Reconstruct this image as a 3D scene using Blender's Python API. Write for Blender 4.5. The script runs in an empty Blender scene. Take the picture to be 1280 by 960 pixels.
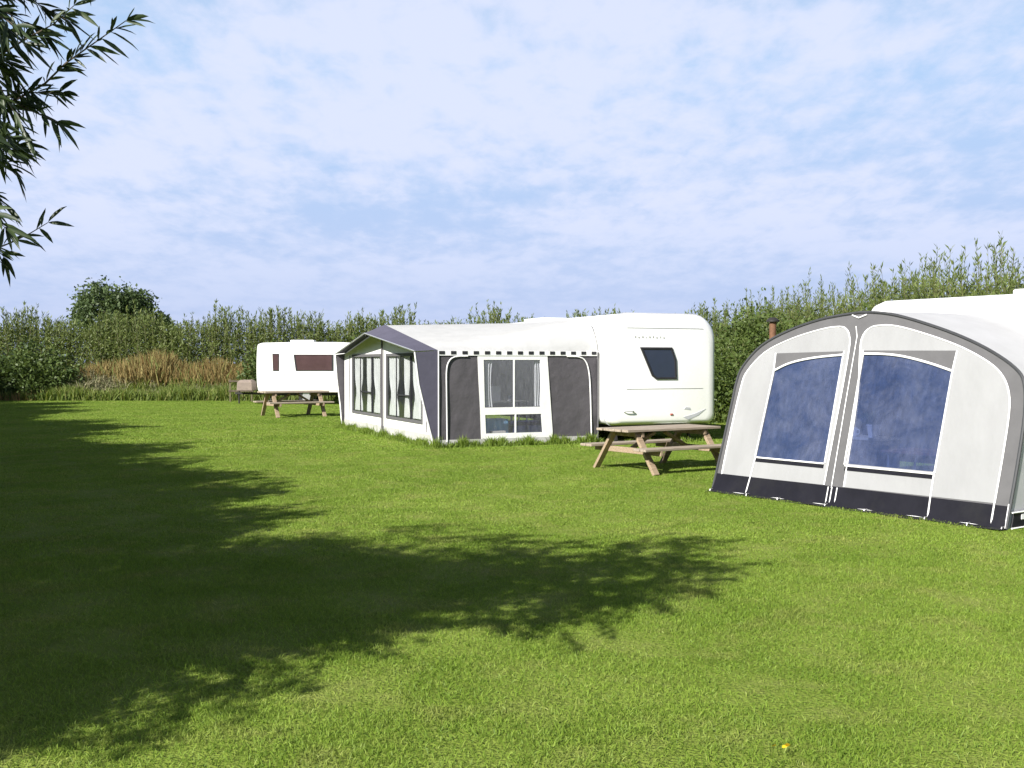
import bpy, math, random
import numpy as np
from mathutils import Vector, Matrix
from mathutils.geometry import tessellate_polygon

random.seed(7)
rng = np.random.default_rng(7)
R = math.radians
scene = bpy.context.scene
COL = scene.collection
LENS = 38.02           # mm on a 36 mm sensor
SUN_EL = R(33.0)
SUN_XY = Vector((-0.645, -0.764)).normalized()     # horizontal direction towards the sun

# ------------------------------------------------------------------ render settings
scene.render.engine = 'CYCLES'
scene.cycles.use_denoising = True
scene.cycles.max_bounces = 8
scene.cycles.transparent_max_bounces = 16
scene.cycles.caustics_reflective = False
scene.cycles.caustics_refractive = False
scene.render.film_transparent = False
vs = scene.view_settings
vs.view_transform = 'Standard'
vs.look = 'None'
vs.gamma = 1.0
vs.use_curve_mapping = False
vs.exposure = 0.95

# ------------------------------------------------------------------ helpers
def tag(o, label=None, cat=None, group=None, kind=None):
    if label: o['label'] = label
    if cat: o['category'] = cat
    if group: o['group'] = group
    if kind: o['kind'] = kind
    return o

def empty(name, loc=(0, 0, 0), rz=0.0):
    o = bpy.data.objects.new(name, None)
    COL.objects.link(o)
    o.location = loc
    o.rotation_euler = (0, 0, rz)
    o.empty_display_size = 0.2
    return o

def link_mesh(name, me, parent=None, mat=None):
    o = bpy.data.objects.new(name, me)
    COL.objects.link(o)
    if parent is not None: o.parent = parent
    if mat is not None: me.materials.append(mat)
    return o

def copy_tree(o, parent=None):
    c = o.copy()
    COL.objects.link(c)
    c.parent = parent
    for ch in list(o.children):
        copy_tree(ch, c)
    return c

class MB:
    def __init__(self):
        self.v = []; self.f = []
    def add(self, vs_, fs_):
        n = len(self.v)
        self.v += [tuple(p) for p in vs_]
        self.f += [tuple(i + n for i in f) for f in fs_]
        return self
    def box(self, c, s, rot=None):
        hx, hy, hz = s[0] / 2, s[1] / 2, s[2] / 2
        p = [Vector((x, y, z)) for x in (-hx, hx) for y in (-hy, hy) for z in (-hz, hz)]
        if rot is not None: p = [rot @ q for q in p]
        p = [q + Vector(c) for q in p]
        return self.add(p, [(0, 1, 3, 2), (4, 6, 7, 5), (0, 4, 5, 1), (2, 3, 7, 6), (0, 2, 6, 4), (1, 5, 7, 3)])
    def beam(self, a, b, w, h, up=(0, 0, 1)):
        """a rectangular bar from a to b"""
        a, b = Vector(a), Vector(b)
        d = (b - a).normalized()
        s = d.cross(Vector(up)).normalized()
        u = s.cross(d)
        p = []
        for q in (a, b):
            for i, j in ((-1, -1), (1, -1), (1, 1), (-1, 1)):
                p.append(q + s * (i * w / 2) + u * (j * h / 2))
        return self.add(p, [(3, 2, 1, 0), (4, 5, 6, 7), (0, 1, 5, 4), (1, 2, 6, 5), (2, 3, 7, 6), (3, 0, 4, 7)])
    def tube(self, pts, r, n=6, cap=True):
        pts = [Vector(p) for p in pts]
        k = len(pts)
        rr = r if isinstance(r, (list, tuple)) else [r] * k
        base = len(self.v)
        ref = Vector((0.13, 0.27, 1)).normalized()
        t0 = (pts[1] - pts[0]).normalized()
        if abs(t0.dot(ref)) > 0.9: ref = Vector((1, 0.1, 0)).normalized()
        for i in range(k):
            t = (pts[min(i + 1, k - 1)] - pts[max(i - 1, 0)])
            t = t.normalized() if t.length > 1e-9 else t0
            s = t.cross(ref)
            s = s.normalized() if s.length > 1e-6 else t.orthogonal().normalized()
            u = s.cross(t)
            for j in range(n):
                a = 2 * math.pi * j / n
                self.v.append(tuple(pts[i] + (s * math.cos(a) + u * math.sin(a)) * rr[i]))
        for i in range(k - 1):
            for j in range(n):
                a = base + i * n + j; b = base + i * n + (j + 1) % n
                self.f.append((a, b, b + n, a + n))
        if cap:
            self.f.append(tuple(base + j for j in reversed(range(n))))
            self.f.append(tuple(base + (k - 1) * n + j for j in range(n)))
        return self
    def sheet(self, loops, fn):
        """filled 2D polygon (first loop outer, others holes) mapped to 3D"""
        l3 = [[Vector((p[0], p[1], 0)) for p in L] for L in loops]
        tris = tessellate_polygon(l3)
        flat = [p for L in l3 for p in L]
        return self.add([fn(p.x, p.y) for p in flat], [tuple(t) for t in tris])
    def slab(self, loops, fn, t0, t1):
        """filled polygon with thickness: fn(x, y, t)"""
        l3 = [[Vector((p[0], p[1], 0)) for p in L] for L in loops]
        tris = tessellate_polygon(l3)
        flat = [p for L in l3 for p in L]
        n = len(flat)
        v = [fn(p.x, p.y, t0) for p in flat] + [fn(p.x, p.y, t1) for p in flat]
        f = [tuple(t) for t in tris] + [tuple(i + n for i in reversed(t)) for t in tris]
        o = 0
        for L in loops:
            m = len(L)
            for i in range(m):
                a, b = o + i, o + (i + 1) % m
                f.append((a, b, b + n, a + n))
            o += m
        return self.add(v, f)
    def grid(self, fn, nu, nv):
        v = [fn(i / nu, j / nv) for j in range(nv + 1) for i in range(nu + 1)]
        f = []
        for j in range(nv):
            for i in range(nu):
                a = j * (nu + 1) + i
                f.append((a, a + 1, a + nu + 2, a + nu + 1))
        return self.add(v, f)
    def loft(self, rings, cap=True, closed=True):
        n = len(rings[0]); base = len(self.v)
        for r in rings: self.v += [tuple(p) for p in r]
        for i in range(len(rings) - 1):
            for j in range(n if closed else n - 1):
                a = base + i * n + j; b = base + i * n + (j + 1) % n
                self.f.append((a, b, b + n, a + n))
        if cap:
            self.f.append(tuple(base + j for j in reversed(range(n))))
            self.f.append(tuple(base + (len(rings) - 1) * n + j for j in range(n)))
        return self
    def build(self, name, mat, parent=None, smooth=False, bevel=0.0, angle=35, seg=2):
        me = bpy.data.meshes.new(name)
        me.from_pydata(self.v, [], self.f)
        import bmesh
        bm = bmesh.new(); bm.from_mesh(me)
        bmesh.ops.recalc_face_normals(bm, faces=bm.faces)
        bm.to_mesh(me); bm.free()
        if smooth:
            me.polygons.foreach_set('use_smooth', [True] * len(me.polygons))
            me.set_sharp_from_angle(angle=R(angle))
        me.update()
        o = link_mesh(name, me, parent, mat)
        if bevel:
            md = o.modifiers.new('bevel', 'BEVEL')
            md.width = bevel; md.segments = seg; md.limit_method = 'ANGLE'; md.angle_limit = R(35)
        return o

def smooth_curve(pts, k=6, closed=False):
    """Catmull-Rom through 2D/3D points"""
    P = [Vector(p) for p in pts]; n = len(P); out = []
    rngi = range(n if closed else n - 1)
    for i in rngi:
        p0 = P[(i - 1) % n] if (closed or i > 0) else P[0]
        p1 = P[i]; p2 = P[(i + 1) % n]
        p3 = P[(i + 2) % n] if (closed or i + 2 < n) else P[-1]
        for j in range(k):
            t = j / k
            out.append(0.5 * ((2 * p1) + (p2 - p0) * t + (2 * p0 - 5 * p1 + 4 * p2 - p3) * t * t + (3 * p1 - p0 - 3 * p2 + p3) * t ** 3))
    if not closed: out.append(P[-1])
    return out

# ------------------------------------------------------------------ materials
def nt(m):
    m.use_nodes = True
    t = m.node_tree
    for n in list(t.nodes): t.nodes.remove(n)
    return t, t.nodes, t.links

def pbr(name, col, rough=0.6, var=0.08, scale=6.0, bump=0.0, bscale=40.0, spec=0.4, metal=0.0, dirt=0.0, dirt_col=(0.12, 0.11, 0.08), coord='Object', stretch=(1, 1, 1), trans=0.0):
    m = bpy.data.materials.new(name)
    t, N, L = nt(m)
    out = N.new('ShaderNodeOutputMaterial'); b = N.new('ShaderNodeBsdfPrincipled')
    L.new(b.outputs[0], out.inputs[0])
    tc = N.new('ShaderNodeTexCoord'); mp = N.new('ShaderNodeMapping')
    mp.inputs['Scale'].default_value = stretch
    L.new(tc.outputs[coord], mp.inputs[0])
    nz = N.new('ShaderNodeTexNoise'); nz.inputs['Scale'].default_value = scale; nz.inputs['Detail'].default_value = 6; nz.inputs['Roughness'].default_value = 0.6
    L.new(mp.outputs[0], nz.inputs['Vector'])
    rp = N.new('ShaderNodeValToRGB')
    rp.color_ramp.elements[0].position = 0.3; rp.color_ramp.elements[1].position = 0.7
    rp.color_ramp.elements[0].color = (*[max(0, c * (1 - var)) for c in col], 1)
    rp.color_ramp.elements[1].color = (*[min(1, c * (1 + var)) for c in col], 1)
    L.new(nz.outputs['Fac'], rp.inputs[0])
    src = rp.outputs[0]
    if dirt > 0:
        n2 = N.new('ShaderNodeTexNoise'); n2.inputs['Scale'].default_value = scale * 0.4; n2.inputs['Detail'].default_value = 8; n2.inputs['Roughness'].default_value = 0.7
        L.new(mp.outputs[0], n2.inputs['Vector'])
        r2 = N.new('ShaderNodeValToRGB'); r2.color_ramp.elements[0].position = 0.5; r2.color_ramp.elements[1].position = 0.75
        r2.color_ramp.elements[1].color = (dirt, dirt, dirt, 1)
        L.new(n2.outputs['Fac'], r2.inputs[0])
        mx = N.new('ShaderNodeMixRGB'); mx.inputs[2].default_value = (*dirt_col, 1)
        L.new(r2.outputs[0], mx.inputs[0]); L.new(src, mx.inputs[1]); src = mx.outputs[0]
    L.new(src, b.inputs['Base Color'])
    rr = N.new('ShaderNodeMapRange'); rr.inputs[3].default_value = max(0.02, rough - 0.08); rr.inputs[4].default_value = min(1, rough + 0.08)
    L.new(nz.outputs['Fac'], rr.inputs[0]); L.new(rr.outputs[0], b.inputs['Roughness'])
    b.inputs['Specular IOR Level'].default_value = spec
    b.inputs['Metallic'].default_value = metal
    if bump > 0:
        n3 = N.new('ShaderNodeTexNoise'); n3.inputs['Scale'].default_value = bscale; n3.inputs['Detail'].default_value = 4
        L.new(mp.outputs[0], n3.inputs['Vector'])
        bp = N.new('ShaderNodeBump'); bp.inputs['Strength'].default_value = bump; bp.inputs['Distance'].default_value = 0.02 if bscale > 3 else 0.06
        L.new(n3.outputs['Fac'], bp.inputs['Height']); L.new(bp.outputs[0], b.inputs['Normal'])
    if trans > 0:
        tl = N.new('ShaderNodeBsdfTranslucent'); ms = N.new('ShaderNodeMixShader'); ms.inputs[0].default_value = trans
        L.new(src, tl.inputs[0]); L.new(b.outputs[0], ms.inputs[1]); L.new(tl.outputs[0], ms.inputs[2]); L.new(ms.outputs[0], out.inputs[0])
    return m

def leafmat(name, c0, c1, c2=None, trans=0.35, rough=0.5, spec=0.3):
    """leaf colour picked per leaf from its own 'tint' value"""
    m = bpy.data.materials.new(name)
    t, N, L = nt(m)
    out = N.new('ShaderNodeOutputMaterial'); b = N.new('ShaderNodeBsdfPrincipled'); tr = N.new('ShaderNodeBsdfTranslucent'); mx = N.new('ShaderNodeMixShader')
    at = N.new('ShaderNodeAttribute'); at.attribute_name = 'tint'
    rp = N.new('ShaderNodeValToRGB')
    rp.color_ramp.elements[0].color = (*c0, 1); rp.color_ramp.elements[1].color = (*c1, 1)
    if c2 is not None:
        e = rp.color_ramp.elements.new(0.9); e.color = (*c1, 1)
        rp.color_ramp.elements[2].color = (*c2, 1)
    L.new(at.outputs['Fac'], rp.inputs[0])
    L.new(rp.outputs[0], b.inputs['Base Color'])
    b.inputs['Roughness'].default_value = rough; b.inputs['Specular IOR Level'].default_value = spec
    hs = N.new('ShaderNodeHueSaturation'); hs.inputs['Hue'].default_value = 0.485; hs.inputs['Saturation'].default_value = 1.15; hs.inputs['Value'].default_value = 1.25
    L.new(rp.outputs[0], hs.inputs['Color']); L.new(hs.outputs[0], tr.inputs[0])
    mx.inputs[0].default_value = trans
    L.new(b.outputs[0], mx.inputs[1]); L.new(tr.outputs[0], mx.inputs[2]); L.new(mx.outputs[0], out.inputs[0])
    return m

def filmmat(name, tint, film, amount=0.3, rough=0.08, refl_spot=0.0):
    """clear plastic window film: see-through with a tint, a thin milky film and a gloss"""
    m = bpy.data.materials.new(name)
    t, N, L = nt(m)
    out = N.new('ShaderNodeOutputMaterial')
    tr = N.new('ShaderNodeBsdfTransparent'); tr.inputs[0].default_value = (*tint, 1)
    b = N.new('ShaderNodeBsdfPrincipled'); b.inputs['Base Color'].default_value = (*film, 1)
    b.inputs['Roughness'].default_value = rough; b.inputs['Specular IOR Level'].default_value = 0.6
    tc = N.new('ShaderNodeTexCoord'); mp = N.new('ShaderNodeMapping'); mp.inputs['Scale'].default_value = (9, 9, 2.2)
    nz = N.new('ShaderNodeTexNoise'); nz.inputs['Scale'].default_value = 2.2; nz.inputs['Detail'].default_value = 6; nz.inputs['Roughness'].default_value = 0.65
    L.new(tc.outputs['Object'], mp.inputs[0]); L.new(mp.outputs[0], nz.inputs['Vector'])
    mr = N.new('ShaderNodeMapRange'); mr.inputs[1].default_value = 0.3; mr.inputs[2].default_value = 0.75
    mr.inputs[3].default_value = max(0, amount - 0.14); mr.inputs[4].default_value = min(1, amount + 0.14)
    L.new(nz.outputs['Fac'], mr.inputs[0])
    n2 = N.new('ShaderNodeTexNoise'); n2.inputs['Scale'].default_value = 3.5; n2.inputs['Detail'].default_value = 3
    L.new(tc.outputs['Object'], n2.inputs['Vector'])
    bp = N.new('ShaderNodeBump'); bp.inputs['Strength'].default_value = 0.25; bp.inputs['Distance'].default_value = 0.03
    L.new(n2.outputs['Fac'], bp.inputs['Height']); L.new(bp.outputs[0], b.inputs['Normal'])
    if refl_spot > 0:  # pale mottling painted into the film colour to stand in for bright reflections
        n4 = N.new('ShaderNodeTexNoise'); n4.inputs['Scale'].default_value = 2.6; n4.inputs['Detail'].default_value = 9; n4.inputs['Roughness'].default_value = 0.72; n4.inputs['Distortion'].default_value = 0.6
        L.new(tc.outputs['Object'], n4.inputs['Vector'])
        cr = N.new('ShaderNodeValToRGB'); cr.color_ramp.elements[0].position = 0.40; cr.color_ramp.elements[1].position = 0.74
        cr.color_ramp.elements[0].color = (*film, 1); cr.color_ramp.elements[1].color = (film[0] + refl_spot, film[1] + refl_spot, film[2] + refl_spot * 1.1, 1)
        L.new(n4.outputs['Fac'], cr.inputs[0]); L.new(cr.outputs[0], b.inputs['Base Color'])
    mx = N.new('ShaderNodeMixShader')
    L.new(mr.outputs[0], mx.inputs[0]); L.new(tr.outputs[0], mx.inputs[1]); L.new(b.outputs[0], mx.inputs[2])
    gl = N.new('ShaderNodeBsdfGlossy'); gl.inputs['Roughness'].default_value = 0.06
    L.new(bp.outputs[0], gl.inputs['Normal'])
    lw = N.new('ShaderNodeLayerWeight'); lw.inputs[0].default_value = 0.5
    pw = N.new('ShaderNodeMath'); pw.operation = 'POWER'; pw.inputs[1].default_value = 3.0; L.new(lw.outputs['Facing'], pw.inputs[0])
    fr = N.new('ShaderNodeMapRange'); fr.inputs[3].default_value = 0.05; fr.inputs[4].default_value = 0.75; L.new(pw.outputs[0], fr.inputs[0])
    m2 = N.new('ShaderNodeMixShader')
    L.new(fr.outputs[0], m2.inputs[0]); L.new(mx.outputs[0], m2.inputs[1]); L.new(gl.outputs[0], m2.inputs[2])
    L.new(m2.outputs[0], out.inputs[0])
    return m

def woodmat(name, c0, c1, rough=0.8):
    m = bpy.data.materials.new(name)
    t, N, L = nt(m)
    out = N.new('ShaderNodeOutputMaterial'); b = N.new('ShaderNodeBsdfPrincipled'); L.new(b.outputs[0], out.inputs[0])
    tc = N.new('ShaderNodeTexCoord'); mp = N.new('ShaderNodeMapping'); mp.inputs['Scale'].default_value = (2.0, 30, 30)
    L.new(tc.outputs['Object'], mp.inputs[0])
    nz = N.new('ShaderNodeTexNoise'); nz.inputs['Scale'].default_value = 1.5; nz.inputs['Detail'].default_value = 8; nz.inputs['Roughness'].default_value = 0.65
    L.new(mp.outputs[0], nz.inputs['Vector'])
    rp = N.new('ShaderNodeValToRGB'); rp.color_ramp.elements[0].position = 0.3; rp.color_ramp.elements[1].position = 0.72
    rp.color_ramp.elements[0].color = (*c0, 1); rp.color_ramp.elements[1].color = (*c1, 1)
    L.new(nz.outputs['Fac'], rp.inputs[0]); L.new(rp.outputs[0], b.inputs['Base Color'])
    b.inputs['Roughness'].default_value = rough; b.inputs['Specular IOR Level'].default_value = 0.25
    bp = N.new('ShaderNodeBump'); bp.inputs['Strength'].default_value = 0.4; bp.inputs['Distance'].default_value = 0.005
    L.new(nz.outputs['Fac'], bp.inputs['Height']); L.new(bp.outputs[0], b.inputs['Normal'])
    return m

M = {}
M['fabric_light'] = pbr('awning fabric pale grey', (0.345, 0.35, 0.36), 0.8, 0.06, 2.2, 0.55, 2.6, spec=0.2, trans=0.2, stretch=(1, 1, .45))
M['fabric_roof'] = pbr('awning roof fabric white grey', (0.58, 0.585, 0.60), 0.7, 0.05, 3, 0.25, 4, spec=0.25, dirt=0.12, dirt_col=(0.4, 0.4, 0.36), trans=0.25)
M['fabric_trim'] = pbr('awning trim mid grey', (0.108, 0.107, 0.112), 0.8, 0.08, 5, 0.2, 8, spec=0.2)
M['fabric_char'] = pbr('awning panel charcoal', (0.082, 0.077, 0.086), 0.85, 0.10, 4, 0.6, 2.6, spec=0.2)
M['fabric_slate'] = pbr('canopy fabric slate blue', (0.085, 0.082, 0.115), 0.8, 0.10, 4, 0.3, 6, spec=0.2)
M['skirt'] = pbr('mud skirt dark pvc', (0.009, 0.009, 0.014), 0.6, 0.15, 6, 0.3, 6, spec=0.15, dirt=0.06, dirt_col=(0.12, 0.12, 0.08))
M['skirt_pale'] = pbr('mud skirt pale pvc', (0.45, 0.45, 0.43), 0.6, 0.10, 6, 0.3, 6, dirt=0.5, dirt_col=(0.16, 0.19, 0.09))
M['fabric_cream'] = pbr('awning roof fabric cream', (0.57, 0.575, 0.575), 0.75, 0.05, 2.5, 0.3, 3, spec=0.2, trans=0.25, dirt=0.1, dirt_col=(0.3, 0.28, 0.22))
M['white_pvc'] = pbr('white pvc panel', (0.78, 0.78, 0.77), 0.55, 0.04, 6, 0.2, 8)
M['piping'] = pbr('white piping', (0.80, 0.80, 0.80), 0.5, 0.03, 8)
M['dark_piping'] = pbr('dark grey piping', (0.045, 0.047, 0.052), 0.6, 0.1, 8)
M['caravan'] = pbr('caravan white enamel', (0.82, 0.82, 0.81), 0.28, 0.02, 2, 0.03, 9, spec=0.5, dirt=0.05, dirt_col=(0.6, 0.59, 0.54))
M['caravan_cream'] = pbr('caravan skirt cream', (0.66, 0.62, 0.57), 0.4, 0.05, 4, dirt=0.2)
M['caravan_grey'] = pbr('decal pale grey', (0.42, 0.43, 0.46), 0.4, 0.05, 5)
M['rubber'] = pbr('black rubber', (0.018, 0.018, 0.02), 0.7, 0.2, 8)
M['chassis'] = pbr('dark chassis steel', (0.035, 0.033, 0.032), 0.6, 0.2, 6, metal=0.3)
M['alu'] = pbr('dull aluminium', (0.55, 0.55, 0.56), 0.4, 0.06, 8, metal=0.7)
M['van_glass'] = pbr('tinted caravan window', (0.035, 0.045, 0.075), 0.06, 0.1, 3, spec=0.8)
M['brown_glass'] = pbr('brown tinted window', (0.075, 0.045, 0.048), 0.12, 0.15, 3, spec=0.6)
M['wframe'] = pbr('dark window rubber frame', (0.022, 0.022, 0.026), 0.5, 0.1, 6)
M['red_lens'] = pbr('red lamp lens', (0.40, 0.12, 0.10), 0.25, 0.1, 8)
M['wood'] = woodmat('weathered timber', (0.19, 0.135, 0.09), (0.42, 0.33, 0.23))
M['wood_grey'] = woodmat('greyed timber', (0.19, 0.155, 0.12), (0.43, 0.365, 0.29))
M['rust'] = pbr('rusty post', (0.15, 0.075, 0.04), 0.8, 0.3, 9, 0.4, 20)
M['curtain'] = pbr('white curtain', (0.76, 0.75, 0.72), 0.9, 0.05, 6)
M['film_blue'] = filmmat('awning window film', (0.42, 0.49, 0.72), (0.034, 0.056, 0.150), 0.52, refl_spot=0.10)
M['film_grey'] = filmmat('side window film', (0.80, 0.82, 0.88), (0.30, 0.30, 0.34), 0.22)
M['film_green'] = filmmat('front window film', (0.87, 0.90, 0.93), (0.20, 0.22, 0.25), 0.15)
M['hitch_cloth'] = pbr('faded hitch cover cloth', (0.21, 0.17, 0.145), 0.85, 0.15, 8, 0.3, 12)
M['navy'] = pbr('navy cloth', (0.02, 0.03, 0.09), 0.8, 0.15, 8, 0.2, 30)
M['skyblue'] = pbr('pale blue plastic', (0.22, 0.42, 0.60), 0.5, 0.1, 8)
M['orange_box'] = pbr('orange cardboard', (0.55, 0.22, 0.09), 0.8, 0.1, 8)
M['cream'] = pbr('cream laminate', (0.72, 0.68, 0.6), 0.5, 0.04, 8)
M['pink_cloth'] = pbr('rose cloth', (0.20, 0.10, 0.10), 0.9, 0.6, 30, 0.2, 30)
M['groundsheet'] = pbr('groundsheet blue grey', (0.10, 0.12, 0.16), 0.8, 0.2, 12, 0.3, 30)
M['white_cer'] = pbr('white china', (0.8, 0.8, 0.8), 0.2, 0.02, 5)
M['bark'] = pbr('willow bark', (0.095, 0.075, 0.055), 0.9, 0.35, 7, 0.8, 18, stretch=(1, 1, 0.3))
M['stem'] = pbr('green brown stems', (0.11, 0.10, 0.05), 0.8, 0.25, 8)
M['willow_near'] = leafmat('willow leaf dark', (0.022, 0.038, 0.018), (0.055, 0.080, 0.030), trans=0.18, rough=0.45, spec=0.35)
M['willow_hedge'] = leafmat('osier leaf', (0.070, 0.105, 0.028), (0.165, 0.205, 0.058), (0.25, 0.265, 0.10), trans=0.3)
M['bush_dark'] = leafmat('dark bush leaf', (0.048, 0.082, 0.024), (0.115, 0.16, 0.045), trans=0.25)
M['bush_mid'] = leafmat('bramble leaf', (0.05, 0.085, 0.02), (0.12, 0.165, 0.04), trans=0.3)
M['tree_far'] = leafmat('oak leaf', (0.05, 0.08, 0.032), (0.10, 0.14, 0.055), trans=0.25)
M['weed_dry'] = leafmat('dry dock stalk', (0.19, 0.12, 0.045), (0.29, 0.25, 0.10), (0.18, 0.27, 0.07), trans=0.2, rough=0.8)
M['weed_pale'] = leafmat('grey twig', (0.17, 0.165, 0.10), (0.32, 0.30, 0.18), (0.2, 0.26, 0.1), trans=0.15, rough=0.8)
M['rough'] = leafmat('long grass blade', (0.10, 0.155, 0.030), (0.22, 0.27, 0.07), (0.34, 0.31, 0.13), trans=0.35, rough=0.6)
M['tuft'] = leafmat('tuft grass blade', (0.10, 0.17, 0.022), (0.20, 0.27, 0.05), trans=0.35, rough=0.5)
M['yellow'] = leafmat('yellow leaf', (0.75, 0.48, 0.02), (0.8, 0.55, 0.03), trans=0.3)

# ---- grass and lawn materials (large soft patches in world space)
def grass_colour(N, L, dark, light, dry):
    geo = N.new('ShaderNodeNewGeometry')
    n1 = N.new('ShaderNodeTexNoise'); n1.inputs['Scale'].default_value = 0.55; n1.inputs['Detail'].default_value = 5; n1.inputs['Roughness'].default_value = 0.6
    n2 = N.new('ShaderNodeTexNoise'); n2.inputs['Scale'].default_value = 1.9; n2.inputs['Detail'].default_value = 8; n2.inputs['Roughness'].default_value = 0.68
    L.new(geo.outputs['Position'], n1.inputs['Vector']); L.new(geo.outputs['Position'], n2.inputs['Vector'])
    r1 = N.new('ShaderNodeValToRGB'); r1.color_ramp.elements[0].position = 0.33; r1.color_ramp.elements[1].position = 0.68
    r1.color_ramp.elements[0].color = (*dark, 1); r1.color_ramp.elements[1].color = (*light, 1)
    L.new(n1.outputs['Fac'], r1.inputs[0])
    r2 = N.new('ShaderNodeValToRGB'); r2.color_ramp.elements[0].position = 0.50; r2.color_ramp.elements[1].position = 0.74
    r2.color_ramp.elements[1].color = (0.6, 0.6, 0.6, 1)
    L.new(n2.outputs['Fac'], r2.inputs[0])
    mx = N.new('ShaderNodeMixRGB'); mx.inputs[2].default_value = (*dry, 1)
    L.new(r2.outputs[0], mx.inputs[0]); L.new(r1.outputs[0], mx.inputs[1])
    return mx.outputs[0]

def grass_blade_mat():
    m = bpy.data.materials.new('mown grass blade'); t, N, L = nt(m)
    out = N.new('ShaderNodeOutputMaterial'); b = N.new('ShaderNodeBsdfPrincipled'); tr = N.new('ShaderNodeBsdfTranslucent'); mx = N.new('ShaderNodeMixShader')
    c = grass_colour(N, L, (0.178, 0.275, 0.038), (0.252, 0.350, 0.062), (0.36, 0.33, 0.130))
    at = N.new('ShaderNodeAttribute'); at.attribute_name = 'tint'
    rp = N.new('ShaderNodeValToRGB')
    rp.color_ramp.elements[0].color = (0.68, 0.74, 0.66, 1); rp.color_ramp.elements[1].color = (1.15, 1.12, 1.0, 1)
    e = rp.color_ramp.elements.new(0.93); e.color = (1.15, 1.15, 0.95, 1)
    rp.color_ramp.elements[2].color = (1.45, 1.25, 1.7, 1)
    L.new(at.outputs['Fac'], rp.inputs[0])
    mu = N.new('ShaderNodeMixRGB'); mu.blend_type = 'MULTIPLY'; mu.inputs[0].default_value = 1
    L.new(c, mu.inputs[1]); L.new(rp.outputs[0], mu.inputs[2])
    L.new(mu.outputs[0], b.inputs['Base Color']); L.new(mu.outputs[0], tr.inputs[0])
    b.inputs['Roughness'].default_value = 0.55; b.inputs['Specular IOR Level'].default_value = 0.25
    mx.inputs[0].default_value = 0.42
    L.new(b.outputs[0], mx.inputs[1]); L.new(tr.outputs[0], mx.inputs[2]); L.new(mx.outputs[0], out.inputs[0])
    return m
M['grass'] = grass_blade_mat()

def lawn_mat():
    m = bpy.data.materials.new('lawn soil and thatch'); t, N, L = nt(m)
    out = N.new('ShaderNodeOutputMaterial'); b = N.new('ShaderNodeBsdfPrincipled'); L.new(b.outputs[0], out.inputs[0])
    c = grass_colour(N, L, (0.14, 0.195, 0.028), (0.19, 0.245, 0.045), (0.24, 0.245, 0.085))
    L.new(c, b.inputs['Base Color']); b.inputs['Roughness'].default_value = 0.95; b.inputs['Specular IOR Level'].default_value = 0.1
    geo = N.new('ShaderNodeNewGeometry'); nz = N.new('ShaderNodeTexNoise'); nz.inputs['Scale'].default_value = 45; nz.inputs['Detail'].default_value = 3
    L.new(geo.outputs['Position'], nz.inputs['Vector'])
    bp = N.new('ShaderNodeBump'); bp.inputs['Strength'].default_value = 0.8; bp.inputs['Distance'].default_value = 0.03
    L.new(nz.outputs['Fac'], bp.inputs['Height']); L.new(bp.outputs[0], b.inputs['Normal'])
    return m
M['lawn'] = lawn_mat()

# ------------------------------------------------------------------ camera, sun, sky
cam = bpy.data.cameras.new('camera'); cam.lens = LENS; cam.sensor_width = 36; cam.clip_end = 3000; cam.clip_start = 0.05
co = bpy.data.objects.new('camera', cam); COL.objects.link(co)
co.location = (0, 0, 1.6)
co.rotation_euler = (R(90) - math.atan(14 / 718), 0, 0)
scene.camera = co

sd = Vector((SUN_XY.x * math.cos(SUN_EL), SUN_XY.y * math.cos(SUN_EL), math.sin(SUN_EL)))
sl = bpy.data.lights.new('sun', 'SUN'); sl.energy = 5.0; sl.angle = R(0.5); sl.color = (1.0, 0.955, 0.885)
so = bpy.data.objects.new('sun', sl); COL.objects.link(so)
so.rotation_euler = (-sd).to_track_quat('-Z', 'Y').to_euler()
so.location = sd * 60

w = bpy.data.worlds.new('World'); scene.world = w; w.use_nodes = True
t = w.node_tree; N = t.nodes; L = t.links
for n in list(N): N.remove(n)
out = N.new('ShaderNodeOutputWorld'); bg = N.new('ShaderNodeBackground'); L.new(bg.outputs[0], out.inputs[0])
bg.inputs[1].default_value = 0.0615
sky = N.new('ShaderNodeTexSky'); sky.sky_type = 'NISHITA'; sky.sun_disc = False
sky.sun_elevation = SUN_EL; sky.sun_rotation = math.atan2(SUN_XY.x, SUN_XY.y)
sky.air_density = 1.0; sky.dust_density = 0.6; sky.ozone_density = 1.6
tc = N.new('ShaderNodeTexCoord'); sp = N.new('ShaderNodeSeparateXYZ'); L.new(tc.outputs['Generated'], sp.inputs[0])
zc = N.new('ShaderNodeMath'); zc.operation = 'MAXIMUM'; zc.inputs[1].default_value = 0.0; L.new(sp.outputs[2], zc.inputs[0])
za = N.new('ShaderNodeMath'); za.operation = 'ADD'; za.inputs[1].default_value = 0.17; L.new(zc.outputs[0], za.inputs[0])
dx = N.new('ShaderNodeMath'); dx.operation = 'DIVIDE'; L.new(sp.outputs[0], dx.inputs[0]); L.new(za.outputs[0], dx.inputs[1])
dy = N.new('ShaderNodeMath'); dy.operation = 'DIVIDE'; L.new(sp.outputs[1], dy.inputs[0]); L.new(za.outputs[0], dy.inputs[1])
cb = N.new('ShaderNodeCombineXYZ'); L.new(dx.outputs[0], cb.inputs[0]); L.new(dy.outputs[0], cb.inputs[1])
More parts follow.
